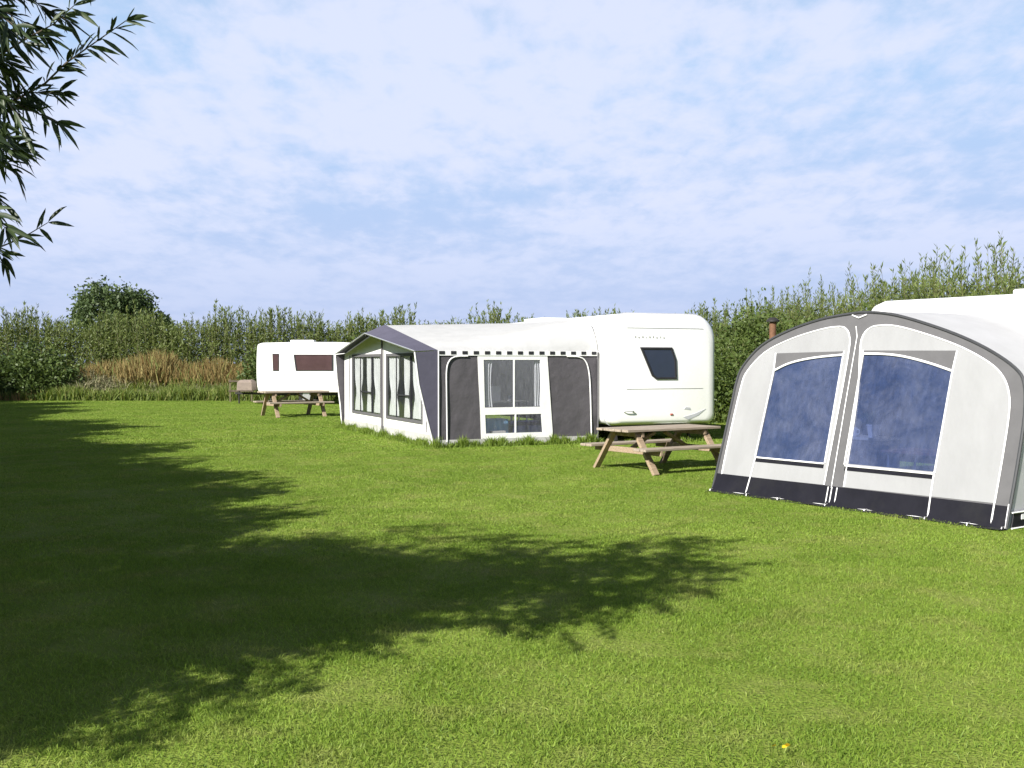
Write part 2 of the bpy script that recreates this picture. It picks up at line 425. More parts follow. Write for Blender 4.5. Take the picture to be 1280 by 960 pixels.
def noise(scale, detail, rough, loc, sc=(1, 1, 1), dist=0.0):
    mp = N.new('ShaderNodeMapping'); mp.inputs['Location'].default_value = loc; mp.inputs['Scale'].default_value = sc
    L.new(cb.outputs[0], mp.inputs[0])
    nz = N.new('ShaderNodeTexNoise'); nz.inputs['Scale'].default_value = scale; nz.inputs['Detail'].default_value = detail; nz.inputs['Roughness'].default_value = rough
    nz.inputs['Distortion'].default_value = dist
    L.new(mp.outputs[0], nz.inputs['Vector'])
    return nz.outputs['Fac']
big = noise(1.1, 3, 0.5, (3.1, 1.7, 0), (0.8, 1.0, 1))
mid = noise(4.2, 4, 0.55, (0.4, 2.2, 0), (1.05, .75, 1), 0.2)
fine = noise(12.0, 5, 0.6, (5.2, 0.3, 0), (1.0, .62, 1), 0.2)
m1 = N.new('ShaderNodeMath'); m1.operation = 'MULTIPLY_ADD'; m1.inputs[1].default_value = 0.55; L.new(mid, m1.inputs[0]); L.new(big, m1.inputs[2])
mixn = N.new('ShaderNodeMath'); mixn.operation = 'MULTIPLY_ADD'; mixn.inputs[1].default_value = 0.60; L.new(fine, mixn.inputs[0]); L.new(m1.outputs[0], mixn.inputs[2])
cov = N.new('ShaderNodeMapRange'); cov.interpolation_type = 'SMOOTHSTEP'
cov.inputs[1].default_value = 0.84; cov.inputs[2].default_value = 1.25; L.new(mixn.outputs[0], cov.inputs[0])
# thin veil that thickens towards the horizon, thinner overhead
veil = N.new('ShaderNodeMapRange'); veil.interpolation_type = 'SMOOTHSTEP'
veil.inputs[1].default_value = 0.22; veil.inputs[2].default_value = 0.72; veil.inputs[3].default_value = 0.92; veil.inputs[4].default_value = 0.0
L.new(zc.outputs[0], veil.inputs[0])
thin = N.new('ShaderNodeMapRange'); thin.interpolation_type = 'SMOOTHSTEP'
thin.inputs[1].default_value = 0.30; thin.inputs[2].default_value = 0.80; thin.inputs[3].default_value = 0.88; thin.inputs[4].default_value = 0.10
L.new(zc.outputs[0], thin.inputs[0])
low = N.new('ShaderNodeMapRange'); low.interpolation_type = 'SMOOTHSTEP'; low.inputs[1].default_value = 0.0; low.inputs[2].default_value = 0.16; low.inputs[3].default_value = 0.15
L.new(zc.outputs[0], low.inputs[0])
c0_ = N.new('ShaderNodeMath'); c0_.operation = 'MULTIPLY'; L.new(cov.outputs[0], c0_.inputs[0]); L.new(low.outputs[0], c0_.inputs[1])
cm = N.new('ShaderNodeMath'); cm.operation = 'MULTIPLY'; L.new(c0_.outputs[0], cm.inputs[0]); L.new(thin.outputs[0], cm.inputs[1])
el = N.new('ShaderNodeMapRange'); el.inputs[1].default_value = 0.03; el.inputs[2].default_value = 0.26; L.new(zc.outputs[0], el.inputs[0])
vc = N.new('ShaderNodeMixRGB'); vc.inputs[1].default_value = (4.8, 5.65, 8.1, 1); vc.inputs[2].default_value = (4.2, 6.05, 8.8, 1); L.new(el.outputs[0], vc.inputs[0])
mv = N.new('ShaderNodeMixRGB'); L.new(vc.outputs[0], mv.inputs[2])
deep = N.new('ShaderNodeMixRGB'); deep.blend_type = 'MULTIPLY'; deep.inputs[0].default_value = 1.0; deep.inputs[2].default_value = (0.20, 0.24, 0.30, 1)
L.new(sky.outputs[0], deep.inputs[1])
L.new(veil.outputs[0], mv.inputs[0]); L.new(deep.outputs[0], mv.inputs[1])
mc = N.new('ShaderNodeMixRGB'); mc.inputs[2].default_value = (6.55, 7.0, 8.7, 1)
L.new(cm.outputs[0], mc.inputs[0]); L.new(mv.outputs[0], mc.inputs[1])
L.new(mc.outputs[0], bg.inputs[0])

# ------------------------------------------------------------------ leaves
def leaf_arrays(P, D, length, width, kind='rhomb', droop=0.0):
    """arrays of leaf vertices and faces: P base, D direction (unit), per-leaf length and width"""
    n = len(P)
    rv = rng.normal(size=(n, 3))
    S = np.cross(D, rv); S /= np.linalg.norm(S, axis=1, keepdims=True) + 1e-9
    U = np.cross(S, D)
    ln = np.asarray(length).reshape(-1, 1) * np.ones((n, 1)); wd = np.asarray(width).reshape(-1, 1) * np.ones((n, 1))
    dz = np.array([[0, 0, -1.0]])
    if kind == 'rhomb':
        V = np.stack([P, P + D * ln * .42 + S * wd * .5 + U * wd * .12, P + D * ln + dz * ln * droop, P + D * ln * .42 - S * wd * .5 + U * wd * .12], 1)
        F = np.array([[0, 1, 2, 3]])
        k = 4
    elif kind == 'blade':
        V = np.stack([P - S * wd * .5, P + S * wd * .5, P + D * ln * .55 + S * wd * .42 + dz * ln * droop * .25, P + D * ln * .55 - S * wd * .42 + dz * ln * droop * .25, P + D * ln + dz * ln * droop], 1)
        k = 5
    else:  # lance: six rows, curved and folded
        a, b_, c_ = .18, .45, .75
        def row(t_, w_): 
            c = P + D * ln * t_ + dz * ln * droop * t_ * t_ + U * wd * 0.0
            return c + S * wd * w_ + U * wd * .18, c - S * wd * w_ + U * wd * .18, c
        r1, l1, c1 = row(a, .36); r2, l2, c2 = row(b_, .5); r3, l3, c3 = row(c_, .33)
        tip = P + D * ln + dz * ln * droop
        V = np.stack([P, r1, c1, l1, r2, c2, l2, r3, c3, l3, tip], 1)
        k = 11
    V = V.reshape(-1, 3)
    base = (np.arange(n) * k).reshape(-1, 1)
    if kind == 'rhomb':
        faces = [base + np.array([[0, 1, 2, 3]])]
    elif kind == 'blade':
        faces = [base + np.array([[0, 1, 2, 3]]), base + np.array([[3, 2, 4]])]
    else:
        faces = [base + np.array([q]) for q in ([0, 1, 2], [0, 2, 3], [1, 4, 5, 2], [2, 5, 6, 3], [4, 7, 8, 5], [5, 8, 9, 6], [7, 10, 8], [8, 10, 9])]
    return V, faces, k

def np_mesh(name, V, faces, tint):
    loops = np.concatenate([f.ravel() for f in faces]).astype(np.int32)
    sizes = np.concatenate([np.full(len(f), f.shape[1]) for f in faces]).astype(np.int32)
    starts = np.concatenate([[0], np.cumsum(sizes)[:-1]]).astype(np.int32)
    me = bpy.data.meshes.new(name)
    me.vertices.add(len(V)); me.vertices.foreach_set('co', V.astype(np.float32).ravel())
    me.loops.add(len(loops)); me.loops.foreach_set('vertex_index', loops)
    me.polygons.add(len(sizes)); me.polygons.foreach_set('loop_start', starts)
    try: me.polygons.foreach_set('loop_total', sizes)
    except Exception: pass
    me.update(calc_edges=True)
    a = me.attributes.new('tint', 'FLOAT', 'POINT'); a.data.foreach_set('value', tint.astype(np.float32))
    return me

def leaf_object(name, P, D, length, width, mat, parent=None, kind='rhomb', droop=0.0, tint=None):
    P = np.asarray(P, float); D = np.asarray(D, float); D = D / (np.linalg.norm(D, axis=1, keepdims=True) + 1e-9)
    V, F, k = leaf_arrays(P, D, length, width, kind, droop)
    tn = rng.random(len(P)) if tint is None else tint
    me = np_mesh(name, V, F, np.repeat(tn, k))
    return link_mesh(name, me, parent, mat)

def unit(n):
    v = rng.normal(size=(n, 3)); return v / np.linalg.norm(v, axis=1, keepdims=True)

# ------------------------------------------------------------------ lawn (one sheet to the horizon) and grass
mb = MB()
mb.add([(-900, -300, 0), (900, -300, 0), (900, 1500, 0), (-900, 1500, 0)], [(0, 1, 2, 3)])
tag(mb.build('lawn', M['lawn']), kind='structure')

def grass_patch(name, n, rad, h0, h1, wd):
    r = rad * np.sqrt(rng.random(n)); a = rng.random(n) * 2 * math.pi
    # gather part of the blades into small tufts
    P = np.stack([r * np.cos(a), r * np.sin(a), np.full(n, -0.004)], 1)
    D = np.stack([rng.normal(0, .60, n), rng.normal(0, .60, n), np.ones(n)], 1)
    D /= np.linalg.norm(D, axis=1, keepdims=True)
    ln = rng.uniform(h0, h1, n)
    V, F, k = leaf_arrays(P, D, ln, np.full(n, wd) * rng.uniform(.7, 1.3, n), 'blade', .28)
    me = np_mesh(name, V, F, np.repeat(rng.random(n), k))
    me.materials.append(M['grass'])
    return bpy.data.objects.new(name, me)
gcol = bpy.data.collections.new('grass patches')      # source patches, kept out of the scene
specs = [('a0', 7500, .022, .050, .0036), ('a1', 7500, .022, .050, .0036), ('b0', 4200, .020, .040, .0060), ('b1', 4200, .020, .040, .0060), ('c0', 1700, .022, .040, .013), ('c1', 1700, .022, .040, .013)]
for nm, n, h0, h1, wd in specs:
    gcol.objects.link(grass_patch('grass_patch_' + nm, n, .78, h0, h1, wd))
pts = []; idx = []; rot = []; siz = []
half = 18 / LENS + 0.06
y = 1.2
while y < 49:
    x = -half * y - 4.0
    while x < half * y + 4.0:
        if not (x > 9.2):
            px_, py_ = x + random.uniform(-.12, .12), y + random.uniform(-.12, .12)
            pts.append((px_, py_, 0)); d = y
            l_ = 0 if d < 9 else (1 if d < 20 else 2)
            idx.append(l_ * 2 + random.randint(0, 1)); rot.append(random.uniform(0, 6.283)); siz.append(max(.6, min(1.6, random.gauss(1, .22))))
        x += 1.0
    y += 1.0
gm = bpy.data.meshes.new('grass'); gm.from_pydata(pts, [], [])
a = gm.attributes.new('pick', 'INT', 'POINT'); a.data.foreach_set('value', idx)
a = gm.attributes.new('turn', 'FLOAT', 'POINT'); a.data.foreach_set('value', rot)
a = gm.attributes.new('size', 'FLOAT', 'POINT'); a.data.foreach_set('value', siz)
go = link_mesh('grass', gm)
tag(go, 'short mown green grass covering the whole camping lawn', 'grass', kind='stuff')
ng = bpy.data.node_groups.new('grass scatter', 'GeometryNodeTree')
ng.interface.new_socket('Geometry', in_out='INPUT', socket_type='NodeSocketGeometry')
ng.interface.new_socket('Geometry', in_out='OUTPUT', socket_type='NodeSocketGeometry')
gi = ng.nodes.new('NodeGroupInput'); gout = ng.nodes.new('NodeGroupOutput')
iop = ng.nodes.new('GeometryNodeInstanceOnPoints'); ci = ng.nodes.new('GeometryNodeCollectionInfo')
ci.inputs['Collection'].default_value = gcol; ci.inputs['Separate Children'].default_value = True; ci.inputs['Reset Children'].default_value = True
pk = ng.nodes.new('GeometryNodeInputNamedAttribute'); pk.data_type = 'INT'; pk.inputs['Name'].default_value = 'pick'
tn_ = ng.nodes.new('GeometryNodeInputNamedAttribute'); tn_.data_type = 'FLOAT'; tn_.inputs['Name'].default_value = 'turn'
cx_ = ng.nodes.new('ShaderNodeCombineXYZ')
ng.links.new(tn_.outputs['Attribute'], cx_.inputs[2])
ng.links.new(gi.outputs[0], iop.inputs['Points']); ng.links.new(ci.outputs[0], iop.inputs['Instance'])
iop.inputs['Pick Instance'].default_value = True
ng.links.new(pk.outputs['Attribute'], iop.inputs['Instance Index']); ng.links.new(cx_.outputs[0], iop.inputs['Rotation'])
sz_ = ng.nodes.new('GeometryNodeInputNamedAttribute'); sz_.data_type = 'FLOAT'; sz_.inputs['Name'].default_value = 'size'
cs_ = ng.nodes.new('ShaderNodeCombineXYZ'); cs_.inputs[0].default_value = 1; cs_.inputs[1].default_value = 1
ng.links.new(sz_.outputs['Attribute'], cs_.inputs[2]); ng.links.new(cs_.outputs[0], iop.inputs['Scale'])
ng.links.new(iop.outputs[0], gout.inputs[0])
md = go.modifiers.new('scatter', 'NODES'); md.node_group = ng

# ------------------------------------------------------------------ trees and hedges
def branch_path(a, b, sag=0.0, n=6, jit=0.05):
    a, b = Vector(a), Vector(b)
    d = b - a
    out_ = []
    for i in range(n + 1):
        s = i / n
        p = a + d * s + Vector((random.uniform(-1, 1), random.uniform(-1, 1), random.uniform(-.6, .6))) * jit * d.length * (0 if i in (0,) else 1) * .6
        p.z += sag * math.sin(s * math.pi * .5) * d.length * .2
        out_.append(p)
    return out_

def twig_leaves(path, per_m, spread=55):
    """leaf positions and directions along a twig"""
    P = []; D = []
    for a, b in zip(path[:-1], path[1:]):
        seg = b - a; ln = seg.length
        if ln < 1e-5: continue
        d = seg / ln
        for _ in range(max(1, int(ln * per_m + random.random()))):
            p = a + seg * random.random()
            s = d.cross(Vector((random.gauss(0, 1), random.gauss(0, 1), random.gauss(0, 1)))).normalized()
            an = R(random.uniform(spread * .5, spread * 1.3))
            q = d * math.cos(an) + s * math.sin(an) + Vector((0, 0, -.18))
            P.append(p); D.append(q.normalized())
    return P, D

def make_willow(name, loc, height, radius, seed, n_twig, per_m, leaf_len, label, group=None, kind='lance', extra=(), bottom=.9, leaf_w=.17):
    random.seed(seed)
    root = empty(name, loc)
    tag(root, label, 'tree', group)
    tr = MB()
    limbs = []
    fork = Vector((random.uniform(-.1, .1), random.uniform(-.1, .1), height * .22))
    tr.tube([(0, 0, -.1), (0.02, 0, .3), fork * .6, fork], [.19, .15, .13, .12], 9)
    nl = 9
    for i in range(nl):
        a = 2 * math.pi * i / nl + random.uniform(-.3, .3)
        up = random.uniform(.45, 1.0)
        rr = radius * (1.05 - .55 * up) * random.uniform(.55, .9)
        end = Vector((math.cos(a) * rr, math.sin(a) * rr, height * up * .93))
        p = branch_path(fork - Vector((0, 0, random.uniform(0, .35))), end, .9, 7, .05)
        tr.tube(p, [.085 - .011 * j for j in range(8)], 6)
        limbs.append(p)
    P = []; D = []
    for i in range(n_twig):
        l_ = random.choice(limbs)
        s = l_[random.randint(2, len(l_) - 1)]
        # end point inside an uneven crown
        a = random.uniform(0, 6.283); el = random.uniform(-.9, 1.2)
        q = Vector((math.cos(a) * math.cos(el), math.sin(a) * math.cos(el), math.sin(el)))
        lump = 1 + .22 * math.sin(3 * a + seed) * math.cos(2.3 * el + seed * .7)
        rr = random.uniform(.55, 1.0) ** .6 * lump
        c = Vector((0, 0, height * .56))
        e_ = c + Vector((q.x * radius * rr, q.y * radius * rr, q.z * height * .45 * rr))
        if e_.z < bottom: e_.z = bottom + random.random() * .4
        dv = e_ - s
        if dv.length > 1.5: s = e_ - dv.normalized() * random.uniform(.9, 1.5)
        p = branch_path(s, e_, random.uniform(.0, .8), 4, .07)
        tr.tube(p, [.010, .008, .006, .005, .003], 3, cap=False)
        p1, d1 = twig_leaves(p, per_m); P += p1; D += d1
    for (a_, b_, sag, pm) in extra:
        p = branch_path(Vector(a_) - Vector(loc), Vector(b_) - Vector(loc), sag, 7, .03)
        r0 = .004 + .004 * (p[-1] - p[0]).length
        tr.tube(p, [r0 * (1 - .11 * j) for j in range(8)], 5, cap=False)
        p1, d1 = twig_leaves(p[1:], pm, 50); P += p1; D += d1
        d1 = (p[-1] - p[-2]).normalized()
        for _ in range(3):
            P.append(p[-1]); D.append((d1 + Vector((random.uniform(-.5, .5), random.uniform(-.5, .5), random.uniform(-.6, .2)))).normalized())
    tr.build('trunk', M['bark'], root, smooth=True)
    n = len(P)
    ln = leaf_len * np.random.default_rng(seed).uniform(.6, 1.25, n)
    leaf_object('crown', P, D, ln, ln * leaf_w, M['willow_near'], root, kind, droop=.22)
    return root

# near willow: the branches that reach into the picture
E_ = []
def pix(px, py, d):
    p = math.atan(14 / 718)
    x, y_ = (px - 640) / 718, (480 - py) / 718
    r = Vector((x, math.cos(p) + y_ * math.sin(p), -math.sin(p) + y_ * math.cos(p)))
    return Vector((0, 0, 1.6)) + r * (d / r.y)
E_.append((pix(255, 330, 4.3), pix(384, 230, 4.15), -.25, 85))
E_.append((pix(240, 300, 4.0), pix(352, 236, 4.0), .2, 85))
E_.append((pix(245, 290, 4.5), pix(340, 300, 4.4), .6, 95))
E_.append((pix(235, 270, 4.2), pix(338, 318, 4.2), .5, 90))
E_.append((pix(230, 200, 4.1), pix(330, 262, 4.2), .6, 95))
E_.append((pix(240, 190, 4.6), pix(345, 250, 4.6), .5, 85))
E_.append((pix(230, 180, 3.9), pix(318, 330, 4.0), .6, 90))
E_.append((pix(230, 250, 4.4), pix(308, 352, 4.4), .6, 85))
E_.append((pix(240, 420, 4.2), pix(333, 370, 4.2), -.1, 42))
E_.append((pix(220, 300, 4.0), pix(304, 372, 4.1), .5, 50))
E_.append((pix(250, 150, 4.4), pix(362, 222, 4.3), .5, 80))
E_.append((pix(250, 120, 4.1), pix(350, 180, 4.3), .5, 85))
for _ in range(400):
    x0 = random.uniform(110, 272); y0 = random.uniform(60, 345); d0 = random.uniform(3.7, 5.0)
    x1 = x0 + random.uniform(20, 58); y1 = y0 + random.uniform(-25, 60)
    x1 = min(x1, (327 if y1 < 300 else 313) if y1 < 340 else 303)
    E_.append((pix(x0, y0, d0), pix(x1, y1, d0 + random.uniform(-.2, .2)), .4, 85))
for _ in range(180):   # the crown carries on above the top of the picture
    y0 = random.uniform(-60, 225); xm = 335 - (225 - y0) * 1.7
    x0 = xm - random.uniform(30, 220); d0 = random.uniform(3.7, 4.8)
    E_.append((pix(x0, y0, d0), pix(min(x0 + random.uniform(20, 70), xm), y0 + random.uniform(-30, 40), d0), .4, 85))
bough = Vector((-4.8, 4.15, 1.4))
for tx, ty, td in ((255, 330, 4.3), (240, 190, 4.3), (200, 60, 4.5), (100, -20, 4.6), (240, 420, 4.2)):
    E_.append((bough, pix(tx, ty, td), .7, 30))
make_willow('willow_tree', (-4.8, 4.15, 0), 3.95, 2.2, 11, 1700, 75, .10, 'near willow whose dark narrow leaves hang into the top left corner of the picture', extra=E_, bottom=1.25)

def row_copy(src, loc, rz, sc, label, group):
    c = copy_tree(src)
    c.location = loc; c.rotation_euler = (0, 0, rz); c.scale = (sc, sc, sc)
    tag(c, label, 'tree', group)
    return c
GL = 'willow of the boundary row left of the lawn, outside the picture, casting the long shadow'
rowdir = Vector((-.46, .89)).normalized()
protos = []
for k_, tpos in enumerate((0.9, 3.3)):
    p = Vector((-7.5, 4.6)) + rowdir * tpos
    protos.append(make_willow('willow_tree', (p.x, p.y, 0), 5.0 + .35 * k_, 2.15, 21 + k_, 1000, 32, .17, GL, 'willow row along the left edge of the lawn', kind='rhomb', leaf_w=.30, bottom=.5))
random.seed(5)
for i in range(22):
    p = Vector((-7.5, 4.6)) + rowdir * (5.2 + i * 1.75 + random.uniform(-.3, .3)) + Vector((random.uniform(-.5, .3), random.uniform(-.3, .3)))
    row_copy(protos[i % 2], (p.x, p.y, 0), random.uniform(0, 6.28), random.uniform(.82, 1.12), GL, 'willow row along the left edge of the lawn')

def make_hedge(name, label, line, height, depth, seed, shoots_per_m, leaf_len, leaf_w, fill_per_m, mat, hfn=None, cat='hedge'):
    """a dense hedge of upright leafy shoots following a ground line"""
    random.seed(seed)
    root = empty(name, (line[0][0], line[0][1], 0)); tag(root, label, cat)
    o = Vector((line[0][0], line[0][1], 0))
    st = MB(); P = []; D = []; T = []
    g = np.random.default_rng(seed)
    for a, b in zip(line[:-1], line[1:]):
        a, b = Vector((*a, 0)), Vector((*b, 0)); d = b - a; ln = d.length; dn = d / ln; nn = Vector((-dn.y, dn.x, 0))
        for _ in range(int(ln * shoots_per_m)):
            s = random.random()
            base = a + d * s + nn * random.gauss(0, depth * .33)
            X = (base - a).dot(dn)
            lump = 1 + .10 * math.sin(X * 1.3 + seed) + .07 * math.sin(X * 3.1 + seed * 2) + random.gauss(0, .035)
            h = height * lump * (hfn(base.x, base.y) if hfn else 1)
            if random.random() < .10: h *= 1.07
            top = base + Vector((random.gauss(0, .07) * h, random.gauss(0, .07) * h, h))
            mid = base.lerp(top, .5) + Vector((random.gauss(0, .12), random.gauss(0, .12), 0))
            st.tube([base - o, mid - o, top - o], [.014, .010, .003], 3, cap=False)
            nlf = int(h * 19)
            tone = random.random() * .45
            for _k in range(nlf):
                u_ = random.uniform(.1, 1.0) ** .75
                p = (base.lerp(mid, u_ * 2) if u_ < .5 else mid.lerp(top, u_ * 2 - 1))
                an = random.uniform(0, 6.283); tilt = R(random.uniform(10, 48))
                q = Vector((math.cos(an) * math.sin(tilt), math.sin(an) * math.sin(tilt), math.cos(tilt)))
                P.append(p - o + q * .02); D.append(q); T.append(min(1, tone + random.random() * .55))
        nf = int(ln * fill_per_m)
        for _ in range(nf // 6):   # leafy clumps filling the body
            s = random.random(); off = random.gauss(0, depth * .42)
            base = a + d * s
            hh = height * (hfn(base.x, base.y) if hfn else 1)
            z = hh * (random.random() ** .7) * (.97 - .28 * min(1, abs(off) / depth))
            c = base + nn * off + Vector((0, 0, z)); tone = random.random() * .5
            for _k in range(6):
                p = c + Vector((random.gauss(0, .13), random.gauss(0, .13), random.gauss(0, .15)))
                q = Vector((random.gauss(0, .7), random.gauss(0, .7), random.gauss(.25, .6))).normalized()
                P.append(p - o); D.append(q); T.append(min(1, tone + random.random() * .5))
    st.build('stems', M['stem'], root)
    n = len(P); l_ = leaf_len * g.uniform(.65, 1.3, n)
    leaf_object('foliage', P, D, l_, l_ * leaf_w, M[mat], root, 'rhomb', .05, np.array(T))
    return root

make_hedge('willow_hedge', 'long hedge of upright willow shoots across the far end of the lawn', [(-34, 52), (-12, 50.5), (12, 50.5)], 3.5, 2.2, 31, 34, .18, .24, 2800, 'willow_hedge')
make_hedge('willow_hedge', 'tall leafy hedge of upright shoots running along the right side behind the caravans', [(10.4, 49), (10.6, 34), (10.3, 20), (10.9, 8)], 3.85, 1.9, 32, 26, .135, .22, 3600, 'willow_hedge', lambda x, y_: (.98 if y_ > 37 else (.86 if y_ > 31.5 else (.96 if y_ > 25 else .89))))

def make_bush(name, label, c, rad, seed, n, leaf_len, leaf_w, mat, cat='bush'):
    g = np.random.default_rng(seed)
    root = empty(name, (c[0], c[1], 0)); tag(root, label, cat)
    # clumps on and in an uneven dome
    nc = max(10, n // 45)
    dv = g.normal(size=(nc, 3)); dv /= np.linalg.norm(dv, axis=1, keepdims=True); dv[:, 2] = np.abs(dv[:, 2])
    rr = g.uniform(.55, 1.08, (nc, 1))
    cc = dv * rr * np.array([[rad[0], rad[1], rad[2]]])
    which = g.integers(0, nc, n)
    P = cc[which] + g.normal(size=(n, 3)) * np.array([[.11 * rad[0], .11 * rad[1], .10 * rad[2]]])
    P[:, 2] = np.maximum(P[:, 2], .03)
    D = dv[which] * .6 + g.normal(size=(n, 3)) * .6
    tone = g.random(nc)[which] * .5 + g.random(n) * .5
    l_ = leaf_len * g.uniform(.6, 1.3, n)
    st = MB(); random.seed(seed)
    for i in range(min(nc, 26)):
        q = cc[i]
        st.tube(branch_path((q[0] * .12, q[1] * .12, 0), tuple(q * .95), .5, 4, .05), [.02, .016, .012, .008, .005], 4, cap=False)
    st.build('stems', M['stem'], root)
    leaf_object('foliage', P, D, l_, l_ * leaf_w, M[mat], root, 'rhomb', .1, tone)
    return root

make_bush('bramble_bush', 'dark rounded bush at the left end of the far bank, beside the shadowed lawn', (-20.9, 46.8), (2.1, 1.3, 2.1), 41, 9000, .17, .55, 'bush_dark')
make_bush('bramble_bush', 'small dark green bush on the far bank just left of the distant caravan', (-10.4, 46.8), (1.3, 1.0, 2.2), 42, 5200, .17, .5, 'bush_dark')
make_bush('bramble_bush', 'mid green bush behind the distant white caravan, against the far hedge', (-6.0, 47.5), (2.6, 1.0, 2.6), 47, 7000, .17, .5, 'bush_mid')
make_bush('bramble_bush', 'bright green rounded bush in the gap between the two caravans on the right', (6.9, 29.5), (2.3, 1.7, 2.75), 43, 14000, .12, .55, 'bush_mid')
make_bush('bramble_bush', 'low leafy bush behind the big awning, right of the rusty post', (8.6, 25.0), (1.6, 1.3, 2.5), 44, 9000, .12, .5, 'bush_mid')

def bank_z(x, y_):
    if y_ < 46.0: return 0.0
    t_ = min(1, (y_ - 46.0) / 2.3)
    return (.85 + .18 * math.sin(x * .7) + .1 * math.sin(x * 1.9)) * t_ * t_ * (3 - 2 * t_)
bk_ = MB(); bk_.grid(lambda u_, v_: (-40 + 54 * u_, 45.6 + 7 * v_, bank_z(-40 + 54 * u_, 45.6 + 7 * v_) - .004 + (.0 if v_ > 0 else -.05)), 120, 16)
tag(bk_.build('earth_bank', M['lawn'], smooth=True), kind='structure')
# dry weeds, twig pile and rough grass on the far bank
def stalks(name, label, cat, boxes, n, h0, h1, wd, mat, seed, droop=.2, lean=.16):
    g = np.random.default_rng(seed)
    P = []; H = []
    wsum = sum(b[4] for b in boxes)
    for (x0, x1, y0, y1, w_, hs) in boxes:
        m = int(n * w_ / wsum)
        xs = g.uniform(x0, x1, m); ys = g.uniform(y0, y1, m)
        P.append(np.stack([xs, ys, np.array([bank_z(a_, b_) if a_ < 8 else 0 for a_, b_ in zip(xs, ys)]) - .01], 1)); H.append(g.uniform(h0, h1, m) * hs)
    P = np.concatenate(P); H = np.concatenate(H)
    H *= .85 + .2 * np.sin(P[:, 0] * 1.9 + seed) * np.sin(P[:, 0] * .83 + 1.3)
    D = np.stack([g.normal(0, lean, len(P)), g.normal(0, lean, len(P)), np.ones(len(P))], 1)
    o = leaf_object(name, P, D, H, np.full(len(P), wd), M[mat], None, 'blade', droop)
    tag(o, label, cat, kind='stuff')
    return o
stalks('dry_weeds', 'tan and rust brown dry dock stalks on the bank under the far hedge', 'weeds', [(-17.2, -12.4, 46.9, 48.6, 3, 1.0), (-19.8, -16.5, 47.2, 48.6, 1.2, .85), (-12.6, -10.9, 47.0, 48.2, .7, .9), (-24, -20.0, 45.4, 46.2, .3, .45)], 5200, .9, 1.75, .04, 'weed_dry', 51, lean=.22)
stalks('twig_heap', 'pale grey green brushwood and dead stems on the far bank', 'brushwood', [(-20.2, -16.6, 46.2, 47.6, 1.2, 1.0), (-15.8, -11.6, 46.2, 47.0, .8, .75)], 3600, .7, 1.5, .04, 'weed_pale', 52, droop=.4, lean=.45)
stalks('rough_grass', 'long pale rough grass along the foot of the far hedge', 'grass', [(-32, 4, 45.5, 47.0, 2, .8), (-20, -10, 45.5, 47.2, 2.2, .95), (-32, 10, 47, 49, 1, 1.2)], 20000, .5, 1.15, .035, 'rough', 53, droop=.3, lean=.25)
stalks('side_weeds', 'rough grass and weeds along the foot of the right hedge', 'grass', [(8.9, 10.0, 8, 49, 1, 1.0), (4.2, 9.0, 29, 31, .25, .9)], 14000, .35, .9, .022, 'rough', 54, droop=.3, lean=.25)

# distant trees beyond the hedge
def make_tree(name, label, loc, h, rad, seed, n, leaf, mat):
    g = np.random.default_rng(seed); random.seed(seed)
    root = empty(name, loc); tag(root, label, 'tree')
    tr = MB()
    tr.tube([(0, 0, -.2), (.05, 0, h * .2), (0, .05, h * .4), (0, 0, h * .6)], [h * .045, h * .035, h * .028, h * .015], 8)
    nc = 46
    dv = g.normal(size=(nc, 3)); dv /= np.linalg.norm(dv, axis=1, keepdims=True)
    cc = dv * g.uniform(.35, 1.0, (nc, 1)) ** .5 * np.array([[rad, rad, h * .36]]) + np.array([[0, 0, h * .60]])
    for q in cc[:24]:
        tr.tube(branch_path((0, 0, h * random.uniform(.25, .5)), tuple(q), .6, 4, .05), [h * .015, h * .012, h * .009, h * .006, h * .003], 4, cap=False)
    tr.build('trunk', M['bark'], root, smooth=True)
    wh = g.integers(0, nc, n)
    P = cc[wh] + g.normal(size=(n, 3)) * rad * .15
    D = dv[wh] * .5 + g.normal(size=(n, 3)) * .6
    tone = g.random(nc)[wh] * .55 + g.random(n) * .45
    l_ = leaf * g.uniform(.6, 1.3, n)
    leaf_object('crown', P, D, l_, l_ * .6, M[mat], root, 'rhomb', .1, tone)
    return root
make_tree('oak_tree', 'distant round dark green tree rising above the far hedge on the left', (-36.5, 100, 0), 9.3, 3.35, 61, 15000, .34, 'tree_far')
make_tree('oak_tree', 'small dark distant tree just right of the big round tree', (-38.6, 120, 0), 6.6, 1.7, 62, 4200, .34, 'tree_far')

# ------------------------------------------------------------------ caravan body
def ring(x0, x1, z0, z1, rt, rb, y, n=7):
    """rounded rectangle in the x-z plane at y"""
    out_ = []
    for cx, cz, r, a0 in ((x1 - rt, z1 - rt, rt, 0), (x0 + rt, z1 - rt, rt, 90), (x0 + rb, z0 + rb, rb, 180), (x1 - rb, z0 + rb, rb, 270)):
        for i in range(n):
            a = R(a0 + 90 * i / (n - 1))
            out_.append(Vector((cx + r * math.cos(a), y, cz + r * math.sin(a))))
    return out_

